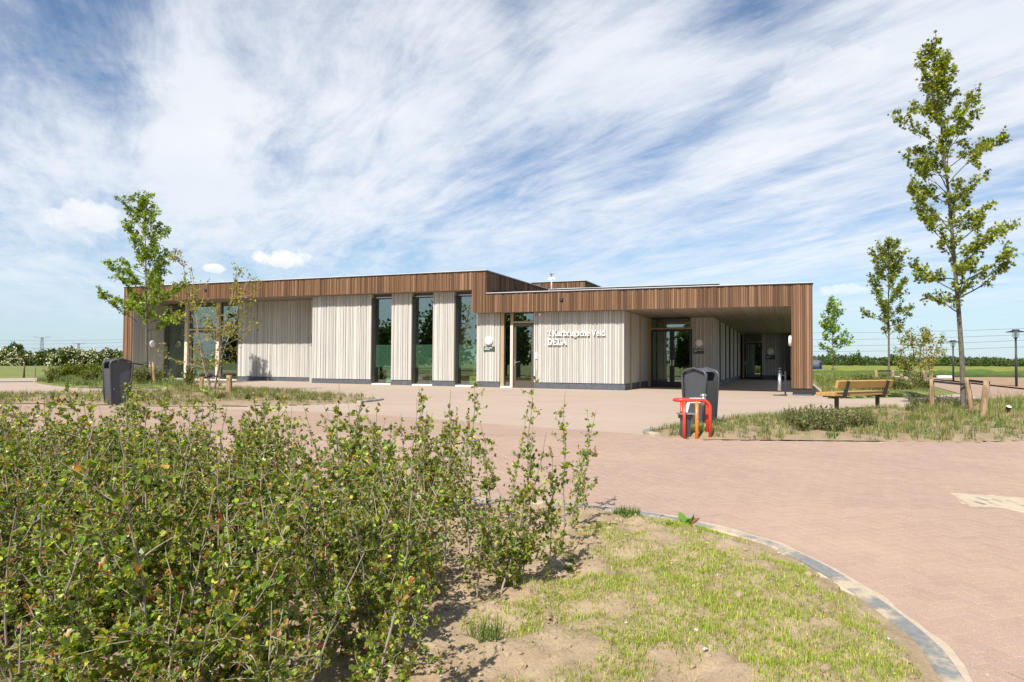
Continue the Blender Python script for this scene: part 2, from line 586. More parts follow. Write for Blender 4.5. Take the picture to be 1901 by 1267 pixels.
mt, nt, bs = new_mat('kerb_concrete')
p = pos(nt)
c = ramp(nt, nz(nt, p, 22, 8, 0.7), [(0.3, (0.15, 0.152, 0.148)), (0.7, (0.245, 0.245, 0.235))])
dm = ramp(nt, nz(nt, p, 2.3, 7, 0.7), [(0.46, (0, 0, 0)), (0.58, (1, 1, 1))])
c = mixc(nt, mth(nt, 'MULTIPLY', dm, 0.75), c, (0.56, 0.44, 0.29))
nt.links.new(c, bs.inputs['Base Color'])
bs.inputs['Roughness'].default_value = 0.85
bump(nt, bs, nz(nt, p, 80, 5), 0.3, 0.006)


def soil_mat(name, dark, mid, light, sc=5.0):
    mt, nt, bs = new_mat(name)
    p = pos(nt)
    n = nz(nt, p, sc, 9, 0.68)
    c = ramp(nt, n, [(0.28, dark), (0.5, mid), (0.72, light)])
    c = mixc(nt, 0.35, c, ramp(nt, nz(nt, p, 70, 5, 0.7), [(0.3, dark), (0.7, light)]))
    nt.links.new(c, bs.inputs['Base Color'])
    bs.inputs['Roughness'].default_value = 0.95
    bs.inputs['Specular IOR Level'].default_value = 0.1
    bump(nt, bs, nz(nt, p, 26, 8, 0.7), 0.7, 0.03)
    return mt


soil_mat('soil', (0.235, 0.170, 0.105), (0.375, 0.280, 0.178), (0.50, 0.388, 0.262))
soil_mat('bed_soil', (0.19, 0.14, 0.085), (0.30, 0.225, 0.14), (0.40, 0.31, 0.20))
soil_mat('plough_soil', (0.26, 0.165, 0.10), (0.34, 0.23, 0.145), (0.40, 0.28, 0.185), 0.8)


def turf_mat(name, a, b, c_, sc=0.6):
    mt, nt, bs = new_mat(name)
    p = pos(nt)
    c = ramp(nt, nz(nt, p, sc, 8, 0.66), [(0.3, a), (0.52, b), (0.74, c_)])
    c = mixc(nt, 0.4, c, ramp(nt, nz(nt, p, sc * 16, 6, 0.7), [(0.3, a), (0.7, c_)]))
    nt.links.new(c, bs.inputs['Base Color'])
    bs.inputs['Roughness'].default_value = 0.9
    bs.inputs['Specular IOR Level'].default_value = 0.15
    bump(nt, bs, nz(nt, p, sc * 20, 6, 0.7), 0.6, 0.08)
    return mt


turf_mat('pasture_grass', (0.12, 0.145, 0.040), (0.175, 0.20, 0.055), (0.245, 0.25, 0.09), 0.25)
turf_mat('verge_grass', (0.11, 0.145, 0.035), (0.185, 0.215, 0.06), (0.30, 0.27, 0.12), 0.8)
turf_mat('rape_crop', (0.115, 0.150, 0.036), (0.185, 0.21, 0.042), (0.31, 0.30, 0.06), 0.35)
turf_mat('crop_side', (0.055, 0.095, 0.03), (0.085, 0.13, 0.04), (0.12, 0.165, 0.05), 2.0)


# ------------------------------------------------------------------ mesh helpers
def np_mesh(name, verts, tris=None, quads=None, col=None, smooth=False):
    me = bpy.data.meshes.new(name)
    verts = np.asarray(verts, dtype=np.float32).reshape(-1, 3)
    me.vertices.add(len(verts))
    me.vertices.foreach_set('co', verts.ravel())
    idx = []
    tot = []
    if tris is not None and len(tris):
        t = np.asarray(tris, dtype=np.int32).reshape(-1, 3)
        idx.append(t.ravel()); tot.append(np.full(len(t), 3, np.int32))
    if quads is not None and len(quads):
        q = np.asarray(quads, dtype=np.int32).reshape(-1, 4)
        idx.append(q.ravel()); tot.append(np.full(len(q), 4, np.int32))
    idx = np.concatenate(idx); tot = np.concatenate(tot)
    me.loops.add(len(idx))
    me.loops.foreach_set('vertex_index', idx)
    me.polygons.add(len(tot))
    st = np.concatenate([[0], np.cumsum(tot)[:-1]]).astype(np.int32)
    me.polygons.foreach_set('loop_start', st)
    me.polygons.foreach_set('loop_total', tot)
    me.polygons.foreach_set('use_smooth', np.full(len(tot), smooth, dtype=bool))
    if col is not None:
        ca = me.color_attributes.new('Col', 'FLOAT_COLOR', 'POINT')
        c4 = np.ones((len(verts), 4), np.float32)
        c4[:, :3] = col
        ca.data.foreach_set('color', c4.ravel())
    me.update(calc_edges=True)
    me.validate()
    return me


class MB:
    """collects shapes and links them as one mesh object"""
    def __init__(self):
        self.v = []; self.f = []; self.sm = []

    def add(self, vs, fs, smooth=False):
        n = len(self.v)
        self.v.extend([tuple(p) for p in vs])
        for f in fs:
            self.f.append(tuple(i + n for i in f)); self.sm.append(smooth)
        return self

    def box(self, x0, x1, y0, y1, z0, z1):
        vs = [(x0, y0, z0), (x1, y0, z0), (x1, y1, z0), (x0, y1, z0), (x0, y0, z1), (x1, y0, z1), (x1, y1, z1), (x0, y1, z1)]
        return self.add(vs, [(3, 2, 1, 0), (4, 5, 6, 7), (0, 1, 5, 4), (1, 2, 6, 5), (2, 3, 7, 6), (3, 0, 4, 7)])

    def room(self, x0, x1, y0, y1, z0, z1, skip_front=True):
        vs = [(x0, y0, z0), (x1, y0, z0), (x1, y1, z0), (x0, y1, z0), (x0, y0, z1), (x1, y0, z1), (x1, y1, z1), (x0, y1, z1)]
        return self.add(vs, [(0, 1, 2, 3), (7, 6, 5, 4), (5, 6, 2, 1), (6, 7, 3, 2), (7, 4, 0, 3)])

    def obox(self, c, ax, ay, az, sx, sy, sz):
        """oriented box: centre, unit axes, full sizes"""
        c = Vector(c); vs = []
        for k in (-.5, .5):
            for i, j in ((-.5, -.5), (.5, -.5), (.5, .5), (-.5, .5)):
                vs.append(c + ax * (i * sx) + ay * (j * sy) + az * (k * sz))
        return self.add(vs, [(3, 2, 1, 0), (4, 5, 6, 7), (0, 1, 5, 4), (1, 2, 6, 5), (2, 3, 7, 6), (3, 0, 4, 7)])

    def bar(self, p, q, w, d, up=Vector((0, 0, 1))):
        p, q = Vector(p), Vector(q)
        az = (q - p); L = az.length; az.normalize()
        ax = az.cross(up)
        if ax.length < 1e-4:
            ax = Vector((1, 0, 0))
        ax.normalize(); ay = az.cross(ax)
        return self.obox((p + q) / 2, ax, ay, az, w, d, L)

    def tube(self, path, radii, n=8, cap=True, smooth=True):
        path = [Vector(p) for p in path]
        if not isinstance(radii, (list, tuple)):
            radii = [radii] * len(path)
        rings = []; ref = None
        vs = []
        for i, p in enumerate(path):
            t = (path[min(i + 1, len(path) - 1)] - path[max(i - 1, 0)]).normalized()
            if ref is None:
                ref = Vector((1, 0, 0)) if abs(t.x) < 0.9 else Vector((0, 1, 0))
            a = (ref - t * ref.dot(t)).normalized(); ref = a
            b = t.cross(a)
            for k in range(n):
                th = 2 * math.pi * k / n
                vs.append(p + (a * math.cos(th) + b * math.sin(th)) * radii[i])
        fs = []
        for i in range(len(path) - 1):
            for k in range(n):
                k2 = (k + 1) % n
                fs.append((i * n + k, i * n + k2, (i + 1) * n + k2, (i + 1) * n + k))
        self.add(vs, fs, smooth)
        if cap:
            m_ = len(self.v) - len(vs)
            self.f.append(tuple(m_ + k for k in reversed(range(n)))); self.sm.append(False)
            e = m_ + (len(path) - 1) * n
            self.f.append(tuple(e + k for k in range(n))); self.sm.append(False)
        return self

    def lathe(self, prof, n=20, origin=(0, 0, 0), axis=None, smooth=True):
        """prof: (radius, height) pairs round the z axis, or an axis vector"""
        o = Vector(origin)
        az = Vector(axis).normalized() if axis is not None else Vector((0, 0, 1))
        ax = Vector((1, 0, 0)) if abs(az.x) < 0.9 else Vector((0, 1, 0))
        ax = (ax - az * ax.dot(az)).normalized(); ay = az.cross(ax)
        vs = []
        for r, h in prof:
            for k in range(n):
                th = 2 * math.pi * k / n
                vs.append(o + az * h + (ax * math.cos(th) + ay * math.sin(th)) * max(r, 1e-4))
        fs = []
        for i in range(len(prof) - 1):
            for k in range(n):
                k2 = (k + 1) % n
                fs.append((i * n + k, i * n + k2, (i + 1) * n + k2, (i + 1) * n + k))
        return self.add(vs, fs, smooth)

    def prism(self, pts, z0, z1):
        n = len(pts)
        vs = [(x, y, z0) for x, y in pts] + [(x, y, z1) for x, y in pts]
        fs = [tuple(reversed(range(n))), tuple(range(n, 2 * n))]
        for i in range(n):
            j = (i + 1) % n
            fs.append((i, j, n + j, n + i))
        return self.add(vs, fs)

    def mesh(self, name):
        me = bpy.data.meshes.new(name)
        me.from_pydata(self.v, [], self.f)
        me.polygons.foreach_set('use_smooth', self.sm)
        me.update()
        return me

    def build(self, name, mat, parent=None, bevel=0.0):
        ob = bpy.data.objects.new(name, self.mesh(name))
        COL.objects.link(ob)
        ob.data.materials.append(MATS[mat])
        if parent is not None:
            ob.parent = parent
        if bevel:
            b = ob.modifiers.new('bevel', 'BEVEL'); b.width = bevel; b.segments = 2; b.limit_method = 'ANGLE'
        return ob


def tag(o, label=None, cat=None, group=None, kind=None):
    if label: o['label'] = label
    if cat: o['category'] = cat
    if group: o['group'] = group
    if kind: o['kind'] = kind
    return o


def empty(name, loc=(0, 0, 0), rz=0.0, label=None, cat=None, group=None):
    o = bpy.data.objects.new(name, None)
    COL.objects.link(o)
    o.location = loc
    o.rotation_euler = (0, 0, rz)
    o.empty_display_size = 0.2
    return tag(o, label, cat, group)


def link(name, me, mat=None, parent=None, loc=None, rz=None):
    o = bpy.data.objects.new(name, me)
    COL.objects.link(o)
    if mat and not me.materials:
        me.materials.append(MATS[mat])
    if parent is not None:
        o.parent = parent
    if loc is not None:
        o.location = loc
    if rz is not None:
        o.rotation_euler = (0, 0, rz)
    return o


def copy_tree(o, parent=None):
    c = o.copy()
    COL.objects.link(c)
    if parent is not None:
        c.parent = parent
    for ch in list(o.children):
        copy_tree(ch, c)
    return c


def inside(poly, x, y):
    r = False
    j = len(poly) - 1
    for i in range(len(poly)):
        xi, yi = poly[i]; xj, yj = poly[j]
        if (yi > y) != (yj > y) and x < (xj - xi) * (y - yi) / (yj - yi) + xi:
            r = not r
        j = i
    return r


def edge_dist(poly, x, y):
    best = 1e9
    for i in range(len(poly)):
        ax, ay = poly[i]; bx, by = poly[(i + 1) % len(poly)]
        dx, dy = bx - ax, by - ay
        l2 = dx * dx + dy * dy
        t = 0 if l2 == 0 else max(0, min(1, ((x - ax) * dx + (y - ay) * dy) / l2))
        best = min(best, math.hypot(x - ax - t * dx, y - ay - t * dy))
    return best


def sheet(name, poly, off, mat, step=1.5, kind='structure', parent=None):
    """a flush sheet that follows the ground"""
    bm = bmesh.new()
    vs = [bm.verts.new((x, y, 0)) for x, y in poly]
    bm.faces.new(vs)
    xs = [p[0] for p in poly]; ys = [p[1] for p in poly]
    k = math.ceil(max(min(ys), -4) / step)
    while k * step < min(max(ys), 32):
        bmesh.ops.bisect_plane(bm, geom=bm.verts[:] + bm.edges[:] + bm.faces[:], plane_co=(0, k * step, 0), plane_no=(0, 1, 0))
        k += 1
    k = math.ceil(max(min(xs), -12) / 6)
    while k * 6 <= min(max(xs), 18):
        bmesh.ops.bisect_plane(bm, geom=bm.verts[:] + bm.edges[:] + bm.faces[:], plane_co=(k * 6, 0, 0), plane_no=(1, 0, 0))
        k += 1
    bmesh.ops.triangulate(bm, faces=bm.faces[:])
    for v_ in bm.verts:
        v_.co.z = g(v_.co.x, v_.co.y) + off
    for f in bm.faces:
        if f.normal.z < 0:
            f.normal_flip()
    bm.normal_update()
    for f in bm.faces:
        if f.normal.z < 0:
            f.normal_flip()
    me = bpy.data.meshes.new(name)
    bm.to_mesh(me); bm.free()
    me.materials.append(MATS[mat])
    o = bpy.data.objects.new(name, me)
    COL.objects.link(o)
    if kind: o['kind'] = kind
    if parent is not None: o.parent = parent
    return o


def smooth_closed(pts, n=6, closed=True):
    """Catmull-Rom through points"""
    out = []
    m_ = len(pts)
    rng = range(m_ if closed else m_ - 1)
    for i in rng:
        if closed:
            p0, p1, p2, p3 = pts[(i - 1) % m_], pts[i], pts[(i + 1) % m_], pts[(i + 2) % m_]
        else:
            p0, p1, p2, p3 = pts[max(i - 1, 0)], pts[i], pts[i + 1], pts[min(i + 2, m_ - 1)]
        for k in range(n):
            t = k / n
            out.append(tuple(0.5 * (2 * p1[a] + (-p0[a] + p2[a]) * t + (2 * p0[a] - 5 * p1[a] + 4 * p2[a] - p3[a]) * t * t + (-p0[a] + 3 * p1[a] - 3 * p2[a] + p3[a]) * t ** 3) for a in range(2)))
    if not closed:
        out.append(tuple(pts[-1]))
    return out


# ================================================================== SETTING
def base_ground():
    rad = [0, 3, 6, 9, 12, 15, 18, 20, 22, 24, 26, 28, 30, 34, 40, 50, 70, 100, 150, 250, 400, 700, 1200, 2200, 4500]
    n = 96
    vs = [(0, 0, g(0, 0) - 0.12)]
    fs = []
    for r in rad[1:]:
        for k in range(n):
            th = 2 * math.pi * k / n
            x, y = r * math.cos(th), r * math.sin(th)
            vs.append((x, y, g(x, y) - 0.12))
    for k in range(n):
        fs.append((0, 1 + k, 1 + (k + 1) % n))
    for i in range(len(rad) - 2):
        for k in range(n):
            k2 = (k + 1) % n
            a = 1 + i * n
            fs.append((a + k, a + n + k, a + n + k2, a + k2))
    mb = MB(); mb.add(vs, fs)
    tag(mb.build('ground', 'pasture_grass'), kind='structure')


base_ground()
# building frame: local a (along the front), b (inwards)
TA = Vector((math.cos(YAW), -math.sin(YAW), 0)); TB = Vector((math.sin(YAW), math.cos(YAW), 0))


def ab(a, b):
    p_ = TA * a + TB * (27 + b)
    return (p_.x, p_.y)


plaza = [(-60, -10), (45, -10), (45, 15), gpx(1901, 752), gpx(1783, 731.5), gpx(1700, 738), gpx(1600, 740.5), gpx(1535, 741),
         ab(1.3, -0.2), ab(1.3, 29), ab(-34, 29), ab(-34.2, 3), gpx(120, 701.5), gpx(0, 702.5), (-60, 39)]
sheet('plaza', plaza, 0.0, 'plaza_paving')
sheet('verge', [gpx(1535, 741), gpx(1600, 740.5), gpx(1700, 738), gpx(1783, 731.5), gpx(1711, 712), gpx(1680, 703), gpx(1640, 698), (45, 90), (30, 90), ab(1.3, 29), ab(1.3, -0.2)], -0.012, 'verge_grass')
road = [gpx(0, 752), gpx(320, 757), gpx(640, 767), gpx(800, 778), gpx(940, 790), gpx(1080, 799), gpx(1197, 808), gpx(1500, 814), gpx(1901, 812), (45, 12.5), (45, -10), (-60, -10), (-60, 17)]
sheet('road', road, 0.005, 'road_paving')
sheet('side_road', [gpx(1655, 699.5), gpx(1715, 703.5), gpx(1770, 709.5), gpx(1901, 724), gpx(2100, 745), gpx(2100, 800), gpx(1901, 752), gpx(1783, 731.5), gpx(1711, 712), gpx(1676, 703)], 0.005, 'road_paving')
sheet('drain_channel', [gpx(-60, 709.3), gpx(62, 708.2), gpx(62, 709.4), gpx(-60, 710.6)], 0.006, 'dark_metal')
sheet('field_path', [gpx(1500, 697.5), gpx(1600, 695.5), gpx(1660, 696.5), gpx(1690, 701), gpx(1655, 702), gpx(1560, 700.5), gpx(1500, 701)], 0.009, 'sand')
sheet('bare_field', [gpx(1705, 701.2), gpx(1901, 700.2), gpx(2150, 700), gpx(2150, 748), gpx(1901, 721.2), gpx(1770, 707)], 0.0, 'plough_soil')


def crop_field():
    """standing oilseed crop: a slab of plants with a ragged top"""
    x0, x1, y0, y1 = 28.0, 190.0, 62.0, 196.0
    nx, ny = 150, 60
    vs = []; fs = []
    for j in range(ny + 1):
        fy = (j / ny) ** 1.7
        for i in range(nx + 1):
            X = x0 + (x1 - x0) * i / nx
            near = 60 + (0 if X > 55 else (55 - X) * 0.35)
            Y = near + (y1 - near) * fy
            edge = 0.0 if j == 0 else 1.0
            h = (0.55 + 0.28 * mnoise.noise((X * .6, Y * .6, 1.0)) + 0.16 * mnoise.noise((X * 2.1, Y * 2.1, 4.0))) * edge
            vs.append((X, Y - (0.35 if j == 1 else 0), g(X, Y) - 0.02 + h))
    for j in range(ny):
        for i in range(nx):
            a = j * (nx + 1) + i
            fs.append((a, a + 1, a + nx + 2, a + nx + 1))
    mb = MB(); mb.add(vs, fs, True)
    o = mb.build('crop_field', 'rape_crop')
    o.data.materials.append(MATS['crop_side'])
    for p_ in o.data.polygons[:nx]:
        p_.material_index = 1
    tag(o, kind='structure')


crop_field()

# ------------------------------------------------------------------ planting beds and kerbs
FB_EDGE = [gpx(*q) for q in [(1790, 1275), (1745, 1213), (1680, 1157), (1600, 1099), (1520, 1053), (1440, 1016), (1330, 984), (1250, 966), (1150, 951), (1060, 942), (900, 932), (700, 922), (400, 910), (100, 902), (-250, 896)]]
FB_EDGE_S = smooth_closed([gpx(1853, 1370), gpx(1826, 1325), *FB_EDGE], 6, False)
FRONT = FB_EDGE_S + [(-9, FB_EDGE[-1][1]), (-9, -2), (2.4, -2), (2.5, 1.0)]
RIGHT = smooth_closed([gpx(*q) for q in [(1199, 805), (1225, 799), (1265, 792.5), (1330, 784.5), (1420, 774.5), (1500, 768.5), (1600, 763), (1700, 757), (1800, 749), (1901, 744.5), (2050, 745), (2060, 800), (1901, 821), (1700, 823), (1500, 822), (1400, 821), (1300, 819), (1230, 813)]], 5)
LEFTB = smooth_closed([gpx(*q) for q in [(706, 742), (680, 739.5), (640, 737), (560, 731), (480, 726.5), (410, 723), (330, 724), (250, 729), (150, 733), (0, 736), (-150, 738), (-150, 752), (0, 751), (200, 754), (400, 756), (540, 754), (640, 749.5), (690, 745.5)]], 5)
BACKB = smooth_closed([gpx(*q) for q in [(65, 708), (120, 705), (200, 704), (300, 707.5), (355, 711.5), (374, 716), (355, 720), (270, 722), (150, 721), (85, 715)]], 5)
BENCHB = smooth_closed([gpx(*q) for q in [(1537, 739.5), (1580, 738.8), (1640, 737.5), (1700, 735.5), (1738, 731.5), (1725, 724), (1700, 715), (1675, 706), (1600, 706), (1540, 712), (1525, 724)]], 5)


def bed(name, poly, mat, step, hmax, lump, kind='structure', xr=None, yr=None):
    xs = [p_[0] for p_ in poly]; ys = [p_[1] for p_ in poly]
    x0, x1 = (min(xs), max(xs)) if xr is None else xr
    y0, y1 = (min(ys), max(ys)) if yr is None else yr
    nx = int((x1 - x0) / step) + 1; ny = int((y1 - y0) / step) + 1
    idx = {}
    vs = []; fs = []
    ins = {}
    for j in range(ny + 1):
        for i in range(nx + 1):
            x, y = x0 + i * step, y0 + j * step
            ins[i, j] = inside(poly, x, y)
    def vert(i, j):
        if (i, j) not in idx:
            x, y = x0 + i * step, y0 + j * step
            d = edge_dist(poly, x, y) if ins[i, j] else -0.02
            e = min(1, max(0, d) / 0.5)
            h = bed_h(name, x, y, d, e, hmax, lump)
            idx[i, j] = len(vs)
            vs.append((x, y, g(x, y) + h))
        return idx[i, j]
    for j in range(ny):
        for i in range(nx):
            if sum((ins[i, j], ins[i + 1, j], ins[i, j + 1], ins[i + 1, j + 1])) >= 3:
                fs.append((vert(i, j), vert(i + 1, j), vert(i + 1, j + 1), vert(i, j + 1)))
    mb = MB(); mb.add(vs, fs, True)
    o = mb.build(name, mat)
    tag(o, kind='structure')
    return o


def bed_h(name, x, y, d, e, hmax, lump):
    if d < 0:
        return -0.05
    n1 = mnoise.noise((x * 1.1, y * 1.1, 3.0))
    n2 = mnoise.noise((x * 4.3, y * 4.3, 7.0))
    n3 = mnoise.noise((x * 12.0, y * 12.0, 11.0))
    n4 = mnoise.noise((x * 27.0, y * 27.0, 17.0))
    h = 0.014 + hmax * (e * e * (3 - 2 * e)) + e * lump * (0.5 * n1 + 0.6 * n2 + 0.55 * abs(n3) + 0.3 * abs(n4))
    return h


def fb_lump(x, y):
    """cloddy under the whips, raked smooth where the grass is sown"""
    return 1.0


bed('planting_bed', FRONT, 'soil', 0.036, 0.05, 0.08, xr=(-7.5, 3.4), yr=(0.6, 8.6))
bed('right_bed', RIGHT, 'bed_soil', 0.12, 0.07, 0.05)
bed('left_bed', LEFTB, 'bed_soil', 0.16, 0.06, 0.04)
bed('rear_bed', BACKB, 'verge_grass', 0.2, 0.06, 0.04)
bed('bench_bed', BENCHB, 'verge_grass', 0.25, 0.10, 0.06)


def kerb(name, line, width, top, seg, off=0.0):
    """row of kerb stones along a line, each stone a part"""
    root = empty(name, (0, 0, 0)); root['kind'] = 'structure'
    # resample
    pts = [Vector((x, y, 0)) for x, y in line]
    L = [0]
    for i in range(1, len(pts)):
        L.append(L[-1] + (pts[i] - pts[i - 1]).length)
    def P(s):
        s = max(0, min(L[-1], s))
        for i in range(1, len(L)):
            if s <= L[i]:
                t = (s - L[i - 1]) / max(1e-6, L[i] - L[i - 1])
                return pts[i - 1].lerp(pts[i], t)
        return pts[-1]
    s = 0
    while s < L[-1] - 0.05:
        e = min(s + seg, L[-1]) - 0.008
        k = 7
        vs = []; fs = []
        dz = random.uniform(-0.004, 0.004)
        for i in range(k):
            q = s + (e - s) * i / (k - 1)
            p_ = P(q); t = (P(q + 0.05) - P(q - 0.05)).normalized()
            nrm = Vector((-t.y, t.x, 0))
            a = p_ + nrm * (off); b = p_ + nrm * (off + width)
            for (w_, z_) in ((a, -0.05), (a, top - 0.012), (a + nrm * 0.012, top), (b - nrm * 0.012, top), (b, top - 0.012), (b, -0.05)):
                vs.append((w_.x, w_.y, g(w_.x, w_.y) + z_ + dz))
        for i in range(k - 1):
            for m_ in range(5):
                fs.append((i * 6 + m_, i * 6 + m_ + 1, (i + 1) * 6 + m_ + 1, (i + 1) * 6 + m_))
        fs.append(tuple(range(5, -1, -1))); fs.append(tuple((k - 1) * 6 + m_ for m_ in range(6)))
        mb = MB(); mb.add(vs, fs)
        o = mb.build('kerb_stone', 'kerb_concrete', root)
        # recompute outside
        bm = bmesh.new(); bm.from_mesh(o.data); bmesh.ops.recalc_face_normals(bm, faces=bm.faces[:]); bm.to_mesh(o.data); bm.free()
        s += seg
    return root


kerb('front_kerb', [p_ for p_ in FB_EDGE_S if p_[0] > -7], 0.115, 0.036, 1.0, -0.012)
rk = RIGHT[:30]
kerb('right_kerb', list(reversed(RIGHT[86:])) [::-1] + rk, 0.16, 0.06, 1.0, -0.10)
kerb('left_kerb', LEFTB[82:] + LEFTB[:24], 0.16, 0.05, 1.0, -0.10)
# sand washed along the outside of the front kerb
ln = [p_ for p_ in FB_EDGE_S if p_[0] > -1]
outer = []
for i, p_ in enumerate(ln):
    q = ln[min(i + 1, len(ln) - 1)]; r_ = ln[max(i - 1, 0)]
    t = Vector((q[0] - r_[0], q[1] - r_[1], 0)).normalized()
    w_ = 0.03 + 0.06 * abs(mnoise.noise((p_[0] * 3, p_[1] * 3, 0)))
    outer.append((p_[0] + t.y * w_, p_[1] - t.x * w_))
sheet('kerb_sand', [p_ for p_ in ln] + list(reversed(outer)), 0.0295, 'sand', 50)


# ------------------------------------------------------------------ herringbone pavers
def pavers():
    root = empty('block_paving', (0, 0, 0)); root['kind'] = 'structure'
    w, l = 0.105, 0.21
    ang = math.radians(17)
    c, s = math.cos(ang), math.sin(ang)
    near = [q for q in FRONT]
    def world(u, v):
        return (u * c - v * s, u * s + v * c)
    items = []
    lim = []
    for i in range(-130, 170):
        for j in range(-30, 170):
            d = (i - j) % 4
            if d == 0:
                u0, v0, lu, lv = i * w, j * w, l, w
            elif d == 3:
                u0, v0, lu, lv = i * w, j * w, w, l
            else:
                continue
            x, y = world(u0 + lu / 2, v0 + lv / 2)
            if y < 0.7 or y > 12.4 or x < -9 or x > 10:
                continue
            q = proj(x, y, g(x, y)) or (0, 9999, 1)
            if inside(near, x, y):
                continue
            dd = edge_dist(near, x, y)
            if dd < 0.05:
                continue
            if inside(road, x, y) and not inside(RIGHT, x, y) and not in_grate(x, y):
                items.append((F * F * lu * lv / q[2] ** 3, u0, v0, lu, lv, x, y, q))
    # border course along the kerb
    pts = [Vector((x, y, 0)) for x, y in FB_EDGE_S if y < 8.2]
    items.sort(key=lambda t: -t[0] if -10 <= t[7][0] <= 1911 and t[7][1] <= 1290 else 1e6)
    big = items[:300]; rest = items[300:]
    gap = 0.005
    mb = MB(); hx, hy = (l - gap) / 2, (w - gap) / 2
    b_ = 0.003
    vs = [(-hx, -hy, -0.05), (hx, -hy, -0.05), (hx, hy, -0.05), (-hx, hy, -0.05),
          (-hx, -hy, -b_), (hx, -hy, -b_), (hx, hy, -b_), (-hx, hy, -b_),
          (-hx + b_, -hy + b_, 0), (hx - b_, -hy + b_, 0), (hx - b_, hy - b_, 0), (-hx + b_, hy - b_, 0)]
    fs = [(8, 9, 10, 11)]
    for k in range(4):
        k2 = (k + 1) % 4
        fs.append((k, k2, 4 + k2, 4 + k)); fs.append((4 + k, 4 + k2, 8 + k2, 8 + k))
    mb.add(vs, fs)
    me = mb.mesh('paver'); me.materials.append(MATS['paver'])
    for (ar, u0, v0, lu, lv, x, y, q) in big:
        o = bpy.data.objects.new('paver', me); COL.objects.link(o); o.parent = root
        o.location = (x, y, g(x, y) + 0.0225 + random.uniform(-.001, .001))
        nrm = Vector((-(g(x + .1, y) - g(x - .1, y)) / .2 + random.gauss(0, .002), -(g(x, y + .1) - g(x, y - .1)) / .2 + random.gauss(0, .002), 1))
        tilt = Vector((0, 0, 1)).rotation_difference(nrm.normalized())
        o.rotation_euler = (tilt.to_matrix() @ Matrix.Rotation(ang + (0 if lu > lv else math.pi / 2), 3, 'Z')).to_euler()
    V = []; Q = []
    n = 0
    for (ar, u0, v0, lu, lv, x, y, q) in rest:
        h = 0.0225 + random.uniform(-.001, .001)
        cs = [(u0 + gap / 2, v0 + gap / 2), (u0 + lu - gap / 2, v0 + gap / 2), (u0 + lu - gap / 2, v0 + lv - gap / 2), (u0 + gap / 2, v0 + lv - gap / 2)]
        for z in (-0.02, 0):
            for (u, v_) in cs:
                X, Y = world(u, v_)
                V.append((X, Y, g(X, Y) + h + z))
        Q.append((n + 4, n + 5, n + 6, n + 7))
        for k in range(4):
            k2 = (k + 1) % 4
            Q.append((n + k, n + k2, n + 4 + k2, n + 4 + k))
        n += 8
    me = np_mesh('pavers_beyond', V, None, Q)
    o = link('pavers', me, 'paver', root); o['kind'] = 'stuff'
    # soldier course that follows the kerb
    L = [0]
    for i in range(1, len(pts)):
        L.append(L[-1] + (pts[i] - pts[i - 1]).length)
    def P(sv):
        for i in range(1, len(L)):
            if sv <= L[i]:
                return pts[i - 1].lerp(pts[i], (sv - L[i - 1]) / max(1e-6, L[i] - L[i - 1]))
        return pts[-1]
    sv = 0
    while sv < L[-1] - 0.25:
        e = sv + 0.2055
        vs = []
        for q_ in (sv, e):
            p_ = P(q_); t = (P(q_ + .03) - P(q_ - .03)).normalized()
            nr = Vector((t.y, -t.x, 0))
            for wv in (0.025, 0.123):
                k = p_ + nr * wv
                vs.append((k.x, k.y, g(k.x, k.y)))
        vs = [vs[0], vs[1], vs[3], vs[2]]
        full = [(x, y, z - .02) for x, y, z in vs] + [(x, y, z + 0.0255) for x, y, z in vs]
        mb = MB(); mb.add(full, [(4, 5, 6, 7), (0, 1, 5, 4), (1, 2, 6, 5), (2, 3, 7, 6), (3, 0, 4, 7)])
        o = mb.build('edge_paver', 'paver', root)
        bm = bmesh.new(); bm.from_mesh(o.data); bmesh.ops.recalc_face_normals(bm, faces=bm.faces[:])
        for f in bm.faces:
            if abs(f.normal.z) > .9 and f.normal.z < 0: f.normal_flip()
        bm.to_mesh(o.data); bm.free()
        sv += 0.21
    # sand between the blocks
    jp = [(-8.8, 12.15), (9.8, 12.15), (9.8, 0.9), (-8.8, 0.9)]
    js = [q for q in jp]
    o = sheet('joint_sand', js, 0.0178, 'joint_sand', 1.5, 'structure', root)
    return root


GRATE = [gpx(1763, 919), gpx(1905, 929), gpx(1990, 938), gpx(1990, 962), gpx(1905, 953.5), gpx(1845, 946), gpx(1802, 944.5)]


def in_grate(x, y):
    return inside(GRATE, x, y)


pavers()


